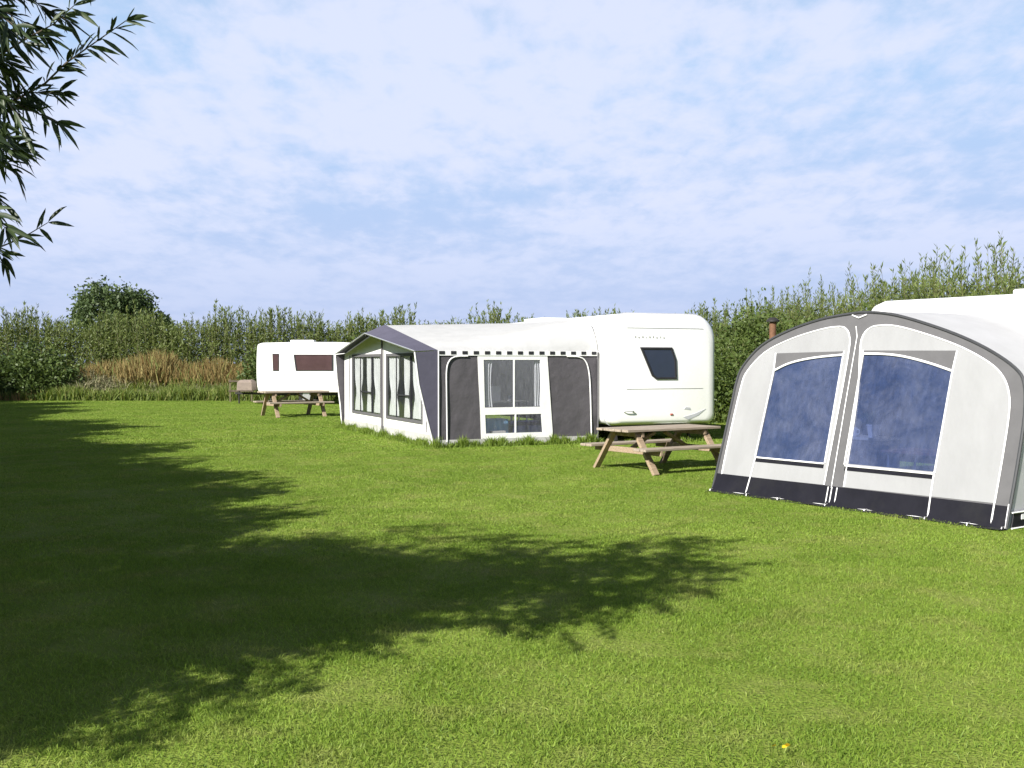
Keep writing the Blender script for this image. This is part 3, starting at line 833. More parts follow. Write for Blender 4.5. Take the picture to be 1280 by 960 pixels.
def wheel(parent, c, r=.32, wd=.18, axis='x'):
    w_ = MB()
    prof = [(r * .62, -wd / 2), (r * .9, -wd / 2), (r, -wd * .3), (r, wd * .3), (r * .9, wd / 2), (r * .62, wd / 2)]
    n = 28
    def P(rad, off, a):
        if axis == 'x': return (c[0] + off, c[1] + rad * math.cos(a), c[2] + rad * math.sin(a))
        return (c[0] + rad * math.cos(a), c[1] + off, c[2] + rad * math.sin(a))
    rings = [[P(rad, off, 2 * math.pi * j / n) for j in range(n)] for rad, off in prof]
    w_.loft(rings + [rings[0]], cap=False)
    o = w_.build('wheel', M['rubber'], parent, smooth=True)
    h = MB(); h.loft([[P(q, off, 2 * math.pi * j / n) for j in range(n)] for q, off in ((.02, -wd * .36), (r * .63, -wd * .38), (r * .63, wd * .38), (.02, wd * .36))], cap=True)
    h.build('rim', M['alu'], o, smooth=True)
    return o

# ------------------------------------------------------------------ middle awning
AX, AY = -1.42, 20.4
AANG = math.atan2(.392, .92)
aw = empty('caravan_awning', (AX, AY, 0), AANG)
tag(aw, 'charcoal and white awning with peaked slate canopy and cream roof beside the large caravan', 'awning')
W = 7.0; DEP = 3.42; HE = 1.83
def prof_front(s):      # s 0..1 from right eave to left eave: ridge profile
    y_ = W * s
    return y_, HE + (2.42 - HE) * (1 - abs(2 * s - 1)) ** 1.0
def prof_back(s):
    y_ = W * s
    dd = min(y_, W - y_)
    z = HE + (2.52 - HE) * (1 - (1 - min(1, dd / .75)) ** 2.4) ** .75
    return y_, z
def sl(s):  # denser samples near the ends
    return s
rf = MB()
nu = 28
svals = sorted(set([0, .004, .01, .02, .035, .05, .07, .09, .12, .16, .2, .26, .32, .38, .44, .5] + [1 - q for q in (0, .004, .01, .02, .035, .05, .07, .09, .12, .16, .2, .26, .32, .38, .44)]))
def roof_pt(i, v):
    s = svals[i]
    y0, z0 = prof_front(s); y1, z1 = prof_back(s)
    x = DEP * v
    sag = -.035 * math.sin(math.pi * v) * math.sin(math.pi * min(1, s * 2 if s < .5 else (1 - s) * 2))
    return (x, y0 + (y1 - y0) * v, z0 + (z1 - z0) * v + sag)
nS = len(svals); nV = 14
vv = [roof_pt(i, j / nV) for j in range(nV + 1) for i in range(nS)]
ff = [(j * nS + i, j * nS + i + 1, (j + 1) * nS + i + 1, (j + 1) * nS + i) for j in range(nV) for i in range(nS - 1)]
rf.add(vv, ff)
rf.build('roof', M['fabric_cream'], aw, smooth=True, angle=50)
# slate canopy: band over the front of the roof, drooping forward
cp = MB()
def can_pt(i, v):
    s = svals[i]; y0, z0 = prof_front(s)
    ov = .44 if s < .5 else .44 - .22 * (2 * s - 1)
    x = .02 - (.02 + ov) * v
    drop = 0 if x > .0 else .17 * (-x / ov) * (1 - abs(2 * s - 1)) + .02 * (-x / ov)
    return (x, y0 + (0.0 if s < .5 else -.0), z0 + .012 - drop)
vv = [can_pt(i, j / 6) for j in range(7) for i in range(nS)]
ff = [(j * nS + i, j * nS + i + 1, (j + 1) * nS + i + 1, (j + 1) * nS + i) for j in range(6) for i in range(nS - 1)]
cp.add(vv, ff)
can = cp.build('canopy', M['fabric_slate'], aw, smooth=True, angle=12)
ed = MB(); ed.tube([Vector(can_pt(i, 1)) for i in range(nS)], .014, 6)
ed.build('canopy_piping', M['alu'], can, smooth=True)
# side gussets of the canopy
for s_, y_ in ((0, 0.0), (1, W)):
    yy = y_ - .012 if s_ == 0 else y_ + .012
    g_ = MB(); zt = prof_front(s_)[1]; gk = 1.0 if s_ == 0 else .5
    g_.slab([[(.02, 0.02), (.02, zt), (-.44 * gk, zt - .03), (-.36 * gk, 1.2), (-.2 * gk, .55), (-.06, 0.02)]], lambda a, b, t_, yy=yy: (a, yy + t_, b), -.004, .004)
    gg = g_.build('canopy_gusset', M['fabric_slate'] if s_ == 0 else M['fabric_char'], aw)
    e2 = MB(); e2.tube([(-.06, yy, .02), (-.2 * gk, yy, .55), (-.36 * gk, yy, 1.2), (-.44 * gk, yy, zt - .03)], .016, 6); e2.tube([(.03, yy - .006 if s_ == 0 else yy + .006, 0), (.03, yy - .006 if s_ == 0 else yy + .006, zt)], .013, 6)
    e2.build('gusset_piping', M['piping'], gg, smooth=True)

# front wall (faces left): x = 0 plane, two big windows
def fwall(a, b, t_): return (t_, a, b)
zr = lambda y_: prof_front(y_ / W)[1] - .03
outer = [(0.05, .22), (0.05, zr(.05))] + [(W * s, zr(W * s)) for s in (.1, .2, .3, .4, .5, .6, .7, .8, .9)] + [(W - .05, zr(W - .05)), (W - .05, .22)]
wy = ((.85, 3.28), (3.72, 6.15))
hole = lambda a, b, z0, z1: [(a, z0), (b, z0), (b, z1), (a, z1)]
fw_ = MB(); fw_.slab([outer] + [hole(a, b, .42, 1.78) for a, b in wy], fwall, -.004, .004)
fwo = fw_.build('front_panel', M['white_pvc'], aw)
sk = MB(); sk.slab([[(0.03, 0), (W - .03, 0), (W - .03, .22), (0.03, .22)]], fwall, -.010, .010); sk.build('mud_skirt', M['skirt_pale'], aw)
for a, b in wy:
    p_ = MB(); p_.sheet([hole(a + .03, b - .03, .45, 1.75)], lambda a_, b_: fwall(a_, b_, 0))
    po = p_.build('window_pane', M['film_green'], aw)
    fr = MB()
    fr.slab([hole(a - .03, b + .03, .40, 1.80), hole(a + .03, b - .03, .46, 1.74)], fwall, -.022, .006)
    fr.build('window_frame', M['fabric_trim'], po)
    for q in (a + (b - a) * .30, a + (b - a) * .70):
        br = MB(); br.box((-.012, q, 1.1), (.018, .028, 1.28)); br.build('glazing_bar', M['wframe'], po)
    br = MB(); br.box((-.014, (a + b) / 2, .93), (.02, (b - a) * .4, .03)); br.build('glazing_bar', M['wframe'], po)
    # curtains gathered at each side
    for c0, c1 in ((a + .04, a + .74), (b - .74, b - .04), (a + .95, a + 1.30)):
        cu = MB()
        def cpt(u_, v_, c0=c0, c1=c1):
            z = .48 + 1.26 * v_
            pinch = 1 - .45 * math.exp(-((v_ - .35) / .16) ** 2)
            mid = (c0 + c1) / 2
            return (.045 + .022 * math.sin(u_ * 26), mid + (c0 + (c1 - c0) * u_ - mid) * pinch, z)
        cu.grid(cpt, 36, 10); cu.build('curtain', M['curtain'], po, smooth=True, angle=80)
pole = MB(); pole.tube([(-.05, W / 2, 0), (-.05, W / 2, 2.36)], .022, 8); pole.tube([(-.42, W / 2, 2.2), (-.05, W / 2, 2.3)], .018, 6)
pole.build('centre_pole', M['fabric_char'], aw, smooth=True)
for y_ in (.55, 6.5):
    zp = MB(); zp.tube([(-.012, y_, .25), (-.012, y_ + (.1 if y_ < 3 else -.1), 1.78)], .012, 5)
    zp.build('zip_piping', M['fabric_trim'], fwo, smooth=True)

# side wall (faces the camera): y = 0 plane
def swall(a, b, t_): return (a, t_, b)
zt = HE - .015
def spanel(x0b, x1b, x0t, x1t, mat, name):
    s_ = MB()
    def f(u_, v_):
        xb = x0b + (x1b - x0b) * u_; xt = x0t + (x1t - x0t) * u_
        z = .14 + (zt - .14) * v_
        wr = .007 * math.sin(u_ * 4 + v_ * 3) * math.sin(v_ * 3.14) + .0022 * math.sin(u_ * 15 - v_ * 11)
        return (xb + (xt - xb) * v_, wr, z)
    s_.grid(f, 24, 24)
    return s_.build(name, mat, aw, smooth=True, angle=80)
A0, A1 = .90, 2.42
sp1 = spanel(.03, A0, .03, A0 - .08, M['fabric_char'], 'side_panel')
sp2 = spanel(A1, DEP - .02, A1 - .13, DEP - .02, M['fabric_char'], 'side_panel')
# white framed centre panel with two-part window
bx = lambda z, e0=A0, e1=A0 - .08: e0 + (e1 - e0) * (z - .14) / (zt - .14)
bx1 = lambda z: A1 + (-.13) * (z - .14) / (zt - .14)
cp_ = MB()
up_ = [(bx(.74) + .10, .74), (bx1(.74) - .22, .74), (bx1(1.66) - .16, 1.66), (bx(1.66) + .12, 1.66)]
lo_ = [(bx(.24) + .10, .24), (bx1(.24) - .22, .24), (bx1(.60) - .22, .60), (bx(.60) + .10, .60)]
cp_.slab([[(bx(.14), .14), (bx1(.14), .14), (bx1(zt), zt), (bx(zt), zt)], up_, lo_], swall, -.012, .012)
cpo = cp_.build('door_panel', M['white_pvc'], aw)
for lp in (up_, lo_):
    p_ = MB(); p_.sheet([lp], lambda a_, b_: swall(a_, b_, 0)); po = p_.build('window_pane', M['film_grey'], aw)
    fr = MB()
    m_ = (lp[0][0] + lp[1][0]) / 2 + .02
    fr.box((m_, -.006, (lp[0][1] + lp[2][1]) / 2), (.03, .016, lp[2][1] - lp[0][1]))
    fr.build('glazing_bar', M['piping'], po)
    if lp is up_:
        for c0, c1 in ((lp[0][0] + .02, lp[0][0] + .20), (lp[1][0] - .12, lp[1][0] + .03)):
            cu = MB()
            cu.grid(lambda u_, v_, c0=c0, c1=c1: (c0 + (c1 - c0) * u_ * (1 - .25 * math.sin(v_ * 3)), .05 + .02 * math.sin(u_ * 20), .75 + .9 * v_), 24, 6)
            cu.build('curtain', M['curtain'], po, smooth=True, angle=80)
sk = MB(); sk.slab([[(0.02, 0), (DEP - .02, 0), (DEP - .02, .14), (0.02, .14)]], swall, -.010, .010); sk.build('mud_skirt', M['skirt_pale'], aw)
# valance with dark squares
va = MB(); va.slab([[(0.02, zt - .075), (DEP, zt - .075), (DEP, zt + .02), (0.02, zt + .02)]], swall, -.022, -.014); vo = va.build('valance', M['white_pvc'], aw)
n = 15
for i in range(n):
    x = .10 + (DEP - .2) * i / (n - 1)
    ck = MB(); ck.box((x, -.026, zt - .02), (.105, .006, .062))
    ck.build('trim_square', M['wframe'], vo)
# arched zip piping on the two dark panels
zz = MB(); zz.tube(smooth_curve([(.20, -.022, .10), (.19, -.022, 1.0), (.19, -.022, 1.45), (.24, -.022, 1.63), (.36, -.022, 1.715), (.62, -.022, 1.73)], 5), .013, 6); zz.build('zip_piping', M['piping'], sp1, smooth=True); zz = MB()
zz.tube(smooth_curve([(3.27, -.022, .02), (3.24, -.022, 1.0), (3.21, -.022, 1.40), (3.14, -.022, 1.62), (3.0, -.022, 1.715), (2.72, -.022, 1.73)], 5), .013, 6)
zz.build('zip_piping', M['piping'], sp2, smooth=True)
fp = MB(); fp.tube([(DEP - .01, -.025, 0), (DEP - .01, -.025, zt)], .016, 6); fp.build('corner_pole', M['fabric_trim'], aw, smooth=True)
# far side wall and floor
bk = MB(); bk.slab([[(.03, 0), (DEP, 0), (DEP, zt), (.03, zt)]], lambda a, b, t_: (a, W + t_, b), -.005, .005); bk.build('side_panel', M['fabric_char'], aw)
fl = MB(); fl.box((DEP / 2, W / 2, .01), (DEP - .1, W - .1, .012)); fl.build('groundsheet', M['groundsheet'], aw)

# things inside the middle awning, seen through its windows
def local(o, x, y_, z=0, rz=0):
    m_ = Matrix.Translation((AX, AY, 0)) @ Matrix.Rotation(AANG, 4, 'Z')
    o.location = m_ @ Vector((x, y_, z)); o.rotation_euler = (0, 0, AANG + rz)
ks = empty('kitchen_stand'); tag(ks, 'white camp kitchen stand with shelves behind the side window of the middle awning', 'kitchen stand')
k_ = MB(); k_.box((0, 0, .82), (.95, .45, .03)); k_.build('worktop', M['cream'], ks, bevel=.005); k_ = MB(); k_.box((0, 0, .62), (.93, .42, .02)); k_.build('shelf', M['cream'], ks, bevel=.005)
for a in (-.45, .45):
    for b in (-.2, .2):
        k_ = MB(); k_.tube([(a, b, 0), (a, b, .82)], .014, 6); k_.build('leg', M['alu'], ks, smooth=True)
k_ = MB(); k_.box((-.22, .12, .98), (.46, .02, .3)); k_.build('wind_shield', M['white_pvc'], ks)
k_ = MB(); k_.tube([(.15, 0, .835), (.15, 0, .95)], .09, 14); k_.build('cooking_pot', M['alu'], ks, smooth=True)
local(ks, 1.65, .75)
nb_ = empty('cool_box'); tag(nb_, 'navy blue cool box low behind the side window of the middle awning', 'cool box')
k_ = MB(); k_.box((0, 0, .20), (.60, .40, .38)); k_.build('body', M['navy'], nb_, bevel=.02); k_ = MB(); k_.box((0, 0, .42), (.62, .42, .05)); k_.build('lid', M['navy'], nb_, bevel=.015)
local(nb_, 1.95, .35)
pb = empty('storage_crate'); tag(pb, 'pale blue crate with an orange box on top, inside the middle awning', 'crate')
k_ = MB(); k_.box((0, 0, .25), (.55, .36, .5)); k_.build('body', M['skyblue'], pb, bevel=.015)
local(pb, 1.30, .42)
ob_ = MB(); ob_.box((0, 0, .07), (.36, .1, .14)); obo = ob_.build('carton', M['orange_box'], None, bevel=.004); tag(obo, 'small orange carton beside the pale blue crate inside the middle awning', 'carton'); local(obo, 1.30, .13, .017)
ob_ = MB(); ob_.box((0, 0, .06), (.30, .1, .12)); obo = ob_.build('carton', M['cream'], None, bevel=.004); tag(obo, 'cream carton on top of the orange carton inside the middle awning', 'carton'); local(obo, 1.30, .13, .158)

# long grass growing against the skirts of the middle awning
def tufts(name, label, segs, n, h0, h1, seed):
    g = np.random.default_rng(seed); P = []; H = []
    for (a, b, wgt, hs) in segs:
        m = int(n * wgt); s = g.random(m); a = np.array(a); b = np.array(b)
        q = a + (b - a) * s[:, None]
        off = np.abs(g.normal(0, .09, m))[:, None]
        nn = np.array([(b - a)[1], -(b - a)[0]]); nn = nn / np.linalg.norm(nn)
        q = q + nn * off
        P.append(np.concatenate([q, np.full((m, 1), -.01)], 1)); H.append(g.uniform(h0, h1, m) * hs * np.clip(.25 + .9 * np.abs(np.sin(s * 17 + seed) * np.sin(s * 41.3 + 1.1)) + g.normal(0, .15, m), .15, 1.3))
    P = np.concatenate(P); H = np.concatenate(H)
    D = np.stack([g.normal(0, .25, len(P)), g.normal(0, .25, len(P)), np.ones(len(P))], 1)
    o = leaf_object(name, P, D, H, np.full(len(P), .012), M['tuft'], None, 'blade', .3)
    tag(o, label, 'grass', kind='stuff')
ca, sa = math.cos(AANG), math.sin(AANG)
def aw2(x, y_): return (AX + x * ca - y_ * sa, AY + x * sa + y_ * ca)
tufts('tuft_grass', 'long unmown grass growing along the foot of the middle awning', [(aw2(-.1, -.02), aw2(3.5, -.02), 1.0, 1.0), (aw2(-.03, 7.0), aw2(-.03, 0), 1.0, .85), (aw2(3.4, -.5), aw2(5.8, -.5), .35, .5)], 5200, .12, .34, 71)

# ------------------------------------------------------------------ middle caravan
cv = empty('touring_caravan', (AX, AY, 0), AANG)
tag(cv, 'large white caravan seen from its rounded end with one small slanted window', 'caravan')
x0, x1 = DEP + .03, 5.98
Z0, Z1 = .36, 2.60
YN, YF = -.42, 6.55
rings = []
for yy, ins, zi in ((YN - .03, .30, .30), (YN - .015, .16, .16), (YN + .02, .08, .08), (YN + .09, .025, .025), (YN + .22, 0, 0), (2.0, 0, 0), (4.5, 0, 0), (YF - .5, 0, .0), (YF - .2, .03, .05), (YF - .05, .1, .16), (YF, .25, .35)):
    rings.append(ring(x0 + ins * .55, x1 - ins * .8, Z0 + zi * .3, Z1 - zi * .8, .50, .16, yy, 11))
body = MB(); body.loft(rings); bo = body.build('body', M['caravan'], cv, smooth=True, angle=50)
yf = YN - .034
def cend(a, b, t_): return (a, yf - t_, b)
# window
win = [(4.44, 1.77), (5.10, 1.77), (5.20, 1.32), (4.72, 1.32)]
win = [(4.42, 1.885), (5.07, 1.885), (5.155, 1.66), (5.17, 1.30), (4.74, 1.30), (4.66, 1.36)]
win = [(4.80 + (a - 4.80) * 1.14 - .24, 1.59 + (b - 1.59) * 1.10) for a, b in win]
def inset(loop, k):
    c = sum((Vector((p[0], p[1])) for p in loop), Vector((0, 0))) / len(loop)
    return [tuple(c + (Vector((p[0], p[1])) - c) * k) for p in loop]
rl = [tuple(p) for p in smooth_curve([(p[0], p[1], 0) for p in win], 1, True)]
fr = MB(); fr.slab([[(p[0], p[1]) for p in win], inset(win, .86)], cend, -.02, .022); wfo = fr.build('window', M['wframe'], cv, bevel=.008)
gl = MB(); gl.slab([inset(win, .87)], cend, -.01, .012); gl.build('pane', M['van_glass'], wfo)
# faint maker's marks: short grey strokes
lg = MB()
random.seed(3)
for i, (hgt, ww) in enumerate(((.05, .02), (.02, .05), (.045, .03), (.02, .018), (.04, .03), (.05, .018), (.02, .04), (.04, .018), (.02, .04))):
    lg.box((4.02 + i * .082, yf - .002, 2.13 - .03 + hgt / 2), (ww * .8, .006, hgt * .8))
lg.build('lettering', M['skirt_pale'], cv)
dc = MB()
dc.slab([[(5.14, .50), (5.41, .56), (5.68, .66), (5.50, .53), (5.26, .44)]], cend, -.004, .003)
dc.slab([[(5.16, .66), (5.32, .64), (5.30, .69), (5.20, .70)]], cend, -.004, .003)
dc.build('decal', M['caravan_grey'], cv)
rm = MB(); rm.box((4.86, yf, .56), (.06, .03, .035)); rm.build('reflector', M['red_lens'], cv, bevel=.006)
bp = MB(); bp.box((4.95, yf + .08, .28), (.75, .12, .11)); bpo = bp.build('bumper', M['caravan'], cv, bevel=.03)
tm = MB(); tm.tube([(p.x, YN + .20, p.z) for p in ring(x0 - .006, x1 + .006, Z0 - .006, Z1 + .006, .50, .16, 0, 11)], .010, 5); tm.build('edge_trim', M['caravan_grey'], cv, smooth=True)
for zz in (1.08, 2.30):
    sm = MB(); sm.box(((x0 + x1) / 2, yf - .0005, zz), (x1 - x0 - .75, .005, .005)); sm.build('panel_seam', M['alu'], cv)
for xx in (x0 + .42,):
    gh = MB(); gh.tube(smooth_curve([(xx - .09, yf + .01, .62), (xx - .09, yf - .04, .64), (xx + .09, yf - .04, .64), (xx + .09, yf + .01, .62)], 4), .012, 6); gh.build('grab_handle', M['caravan_grey'], cv, smooth=True)
ch = MB(); ch.box(((x0 + x1) / 2, 3.0, .31), (1.7, 6.4, .09)); ch.box(((x0 + x1) / 2, 2.6, .30), (2.2, .08, .08)); ch.build('chassis', M['chassis'], cv)
for xx in (x0 + .14, x1 - .14):
    for yy in (2.2, 3.05): wheel(cv, (xx, yy, .32))
for xx in (x0 + .4, x1 - .4):
    q = MB(); q.beam((xx, .1, .3), (xx + .0, .02, .02), .05, .05, (1, 0, 0)); q.box((xx, .02, .012), (.16, .16, .02)); q.build('corner_steady', M['chassis'], cv)
hb = MB(); hb.box((4.4, 4.6, Z1 + .03), (.7, 1.1, .10)); hb.build('roof_hatch', M['caravan'], cv, bevel=.03); hb = MB(); hb.box((4.7, 1.6, Z1 + .02), (.42, .42, .07)); hb.build('roof_hatch', M['caravan'], cv, bevel=.03)
hh = MB(); hh.beam((4.7, YF - .1, .34), (4.7, YF + 1.1, .36), .1, .08); hh.tube([(4.7, YF + .9, 0.02), (4.7, YF + .9, .5)], .03, 8); hh.build('hitch', M['chassis'], cv)

# ------------------------------------------------------------------ near awning
NX, NY = 2.504, 13.489
NANG = math.atan2(-.81826, .57484)
na = empty('caravan_awning', (NX, NY, 0), NANG)
tag(na, 'arched pale grey porch awning with two dark blue windows and a dark skirt', 'awning')
LEAN = .30
nrm = Vector((0, -1, LEAN)).normalized()      # outward
def fp_(x, z, t_=0.0):
    return Vector((x, LEAN * z, z)) + nrm * t_
outer_ctrl = [(0.0, 0.0), (0.012, .58), (0.018, 1.1), (.02, 1.36), (.075, 1.56), (.31, 1.815), (.70, 1.995), (1.14, 2.115), (1.54, 2.168), (1.84, 2.178), (2.20, 2.128), (2.65, 2.005), (3.056, 1.868), (3.40, 1.718), (3.68, 1.55), (3.80, 1.40), (3.86, 1.1), (3.875, .6), (3.87, 0.0)]
OUT = [(p.x, p.y) for p in smooth_curve([(a, b, 0) for a, b in outer_ctrl], 4)]
lf_ctrl = [(.105, .215), (.10, .60), (.115, 1.28), (.17, 1.50), (.40, 1.735), (.76, 1.89), (1.18, 1.995), (1.45, 2.022), (1.56, 1.985), (1.62, 1.90), (1.650, 1.75), (1.665, 1.2), (1.672, .225)]
LF = [(p.x, p.y) for p in smooth_curve([(a, b, 0) for a, b in lf_ctrl], 4)]
rf_ctrl = [(1.940, .225), (1.89, 1.2), (1.800, 1.75), (1.80, 1.90), (1.86, 1.985), (1.97, 2.018), (2.22, 2.008), (2.66, 1.895), (3.07, 1.758), (3.40, 1.60), (3.57, 1.465), (3.665, 1.30), (3.705, 1.08), (3.715, .66), (3.715, .235)]
RF = [(p.x, p.y) for p in smooth_curve([(a, b, 0) for a, b in rf_ctrl], 4)]
# windows: header flap above an arched pane
def wloop(xl0, xr0, xl1, xr1, zb, arc):
    """window hole: bottom corners, then right side up to the arc and along it"""
    return [(xl0, zb), (xr0, zb)] + list(reversed(arc))
arcL = [(p.x, p.y) for p in smooth_curve([(.610, 1.505, 0), (.80, 1.585, 0), (1.02, 1.635, 0), (1.28, 1.668, 0), (1.575, 1.69, 0)], 4)]
arcR = [(p.x, p.y) for p in smooth_curve([(1.865, 1.70, 0), (2.14, 1.694, 0), (2.40, 1.665, 0), (2.72, 1.595, 0), (2.998, 1.515, 0)], 4)]
WL = wloop(.600, 1.615, 0, 0, .465, arcL)
WR = wloop(1.905, 3.005, 0, 0, .478, arcR)
trim = MB(); trim.slab([OUT, WL, WR], lambda a, b, t_: fp_(a, b, t_), -.003, .0)
tro = trim.build('front_frame', M['fabric_trim'], na)
for F_, W_ in ((LF, WL), (RF, WR)):
    q = MB(); q.slab([F_, W_], lambda a, b, t_: fp_(a, b, t_), .002, .005); fo = q.build('front_panel', M['fabric_light'], na)
    pp = MB(); pp.tube([fp_(a, b, .008) for a, b in F_], .009, 5); pp.build('piping', M['piping'], fo, smooth=True)
def header(arc, tl, tr_): return arc + [tr_, tl]
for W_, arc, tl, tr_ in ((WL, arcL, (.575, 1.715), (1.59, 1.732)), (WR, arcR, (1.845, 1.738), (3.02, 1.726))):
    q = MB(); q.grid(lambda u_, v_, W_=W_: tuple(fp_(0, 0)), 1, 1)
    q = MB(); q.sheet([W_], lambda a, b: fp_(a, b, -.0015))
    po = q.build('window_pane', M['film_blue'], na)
    h = MB(); h.slab([header(arc, tl, tr_)], lambda a, b, t_: fp_(a, b, t_), .007, .011); h.build('blind_flap', M['fabric_trim'], po)
    p2 = MB(); p2.tube([fp_(a, b, .013) for a, b in arc], .013, 6)
    xl, xr = W_[0][0], W_[1][0]
    p2.tube([fp_(xl - .01, .465, .012), fp_(arc[0][0] - .01, arc[0][1], .012), fp_(tl[0], tl[1], .012)], .010, 6)
    p2.tube([fp_(xr + .01, .465, .012), fp_(arc[-1][0] + .01, arc[-1][1], .012), fp_(tr_[0], tr_[1], .012)], .010, 6)
    p2.tube([fp_(xl, .455, .012), fp_(xr, .455, .012)], .010, 6)
    p2.build('piping', M['piping'], po, smooth=True)
    b_ = MB(); b_.slab([[(xl, .405), (xr, .405), (xr, .446), (xl, .446)]], lambda a, b, t_: fp_(a, b, t_), .007, .012); b_.build('sill_strip', M['skirt'], po)
# long seams, dark skirt and its white lines
se = MB()
se.tube([fp_(.595, .46, .012), fp_(.575, .2, .012), fp_(.56, .02, .014)], .009, 5)
se.tube([fp_(3.01, .46, .012), fp_(3.02, .2, .012), fp_(3.03, .02, .014)], .009, 5)
for x in (1.74, 1.79, 1.86): se.tube([fp_(x, .21, .013), fp_(x + .005, .01, .013)], .007, 5)
se.tube([fp_(1.68, 2.02, .006), fp_(1.725, 1.9, .01), fp_(1.745, 1.2, .01), fp_(1.78, .2, .01)], .006, 5)
for x in (3.715, 3.865): se.tube([fp_(x, .24, .013), fp_(x + .002, .01, .013)], .009, 5)
se.tube([fp_(x, .014, .014) for x in (.02, 1, 2, 3, 3.86)], .010, 5)
se.build('seam_piping', M['piping'], na, smooth=True)
skm = MB()
def skp(u_, v_):
    x = .005 + 3.86 * u_
    z = .004 + .216 * v_
    return fp_(x, z, .008 + .004 * math.sin(u_ * 40) * (1 - v_) + .02 * (1 - v_) ** 3)
skm.grid(skp, 60, 5); sko = skm.build('mud_skirt', M['skirt'], na, smooth=True, angle=80)
fl_ = MB(); fl_.grid(lambda u_, v_: (-.01 + 3.9 * u_, -.02 - .10 * v_ + .01 * math.sin(u_ * 50), .012 + .006 * math.sin(u_ * 33) - .004 * v_), 60, 3); fl_.build('ground_flap', M['rubber'], sko, smooth=True, angle=80)
# roof and end walls: from the arch back to the caravan
BACK = 2.46
def backp(x, z):
    k = z / 2.178
    return Vector((x * .985 + .03, BACK, z * (1.0 + .012 * k * k)))
iL = min(range(len(OUT)), key=lambda i: abs(OUT[i][1] - 1.36) + (10 if OUT[i][0] > 1 else 0))
iR = min(range(len(OUT)), key=lambda i: abs(OUT[i][1] - 1.40) + (10 if OUT[i][0] < 3 else 0))
def strip(idx, name, mat):
    q = MB(); nV_ = 12; nI = len(idx); vv = []
    for j in range(nV_ + 1):
        v_ = j / nV_
        for i in idx:
            x, z = OUT[i]; a = fp_(x, z); b = backp(x, z)
            p = a.lerp(b, v_); p.z += (.012 * math.sin(v_ * math.pi)) * (z / 2.2) ** 2 if z > 1.36 else 0
            vv.append(p)
    ff = [(j * nI + i, j * nI + i + 1, (j + 1) * nI + i + 1, (j + 1) * nI + i) for j in range(nV_) for i in range(nI - 1)]
    q.add(vv, ff); return q.build(name, mat, na, smooth=True, angle=60)
strip(list(range(iL, iR + 1)), 'roof', M['fabric_roof'])
strip(list(range(0, iL + 1)), 'end_wall', M['fabric_light'])
ew = strip(list(range(iR, len(OUT))), 'end_wall', M['fabric_roof'])
q = MB(); q.sheet([[(.03, 0), (.95, 0), (.95, 1.98), (.3, 1.80), (.07, 1.5)]], lambda a, b: (a, BACK - .02, b)); q.build('rear_panel', M['fabric_trim'], na)
q = MB()   # skirt of the right end wall with a small white tab
q.slab([[(.05, .004), (2.4, .004), (2.4, .15), (.10, .16)]], lambda a, b, t_: (3.895 + t_, a, b), -.004, .004); q.build('mud_skirt', M['skirt'], ew)
q = MB(); q.box((3.903, .36, .115), (.006, .30, .05)); q.build('label_tab', M['piping'], ew)
q = MB(); q.tube([(3.905, .05, .165), (3.905, 2.4, .155)], .009, 5); q.tube([(3.905, .04, .014), (3.905, 2.4, .014)], .009, 5); q.build('seam_piping', M['piping'], ew, smooth=True)
ap = MB(); ap.tube([fp_(a, b, .004) for a, b in OUT], .017, 7); ap.build('arch_piping', M['dark_piping'], na, smooth=True)
ft = MB(); ft.tube([fp_(1.60, 2.15, .012), fp_(1.70, 2.115, .014), fp_(1.80, 2.15, .012)], .008, 5); ft.build('peak_tab', M['piping'], na, smooth=True)
fl = MB(); fl.box((1.93, 1.35, .009), (3.7, 2.2, .012)); fl.build('groundsheet', M['groundsheet'], na)
for x in (.02, .62, 1.1, 1.78, 2.3, 3.03, 3.5, 3.86):
    o_ = Vector((x, -.06, 0)); pg = MB()
    pg.tube([o_ + Vector((0, .06, .03)), o_ + Vector((0, 0, .03)), o_ + Vector((0, -.02, -.05))], .006, 5)
    pg.build('tent_peg', M['alu'], na, smooth=True)

# inside the near awning
mN = Matrix.Translation((NX, NY, 0)) @ Matrix.Rotation(NANG, 4, 'Z')
def nlocal(o, x, y_, z=0, rz=0):
    o.location = mN @ Vector((x, y_, z)); o.rotation_euler = (0, 0, NANG + rz)
tb = empty('camping_table'); tag(tb, 'camping table with a rose cloth behind the right window of the arched awning', 'table')
q = MB(); q.box((0, 0, .60), (1.15, .6, .03)); q.build('table_top', M['pink_cloth'], tb, bevel=.01)
for a in (-.5, .5):
    for b in (-.25, .25):
        q = MB(); q.tube([(a, b, .02), (a, b, .6)], .014, 6); q.build('leg', M['alu'], tb, smooth=True)
nlocal(tb, 2.55, .95)
sb = empty('side_cabinet'); tag(sb, 'low grey cabinet behind the left window of the arched awning', 'cabinet')
q = MB(); q.box((0, 0, .33), (.7, .4, .62)); q.build('body', M['fabric_trim'], sb, bevel=.01); q = MB(); q.box((0, 0, .655), (.74, .44, .03)); q.build('top', M['cream'], sb, bevel=.006)
nlocal(sb, 1.15, 1.5, .016)
mg = empty('white_mug'); tag(mg, 'white mug on the cabinet behind the left awning window', 'mug')
q = MB(); q.loft([[(r_ * math.cos(2 * math.pi * j / 16), r_ * math.sin(2 * math.pi * j / 16), z) for j in range(16)] for r_, z in ((.03, 0), (.042, .02), (.045, .11), (.04, .11), (.037, .02))]); q.build('cup', M['white_cer'], mg, smooth=True)
q = MB(); q.tube(smooth_curve([(.043, 0, .09), (.075, 0, .085), (.075, 0, .04), (.043, 0, .03)], 4), .007, 6); q.build('handle', M['white_cer'], mg, smooth=True)
nlocal(mg, 1.05, 1.4, .687)
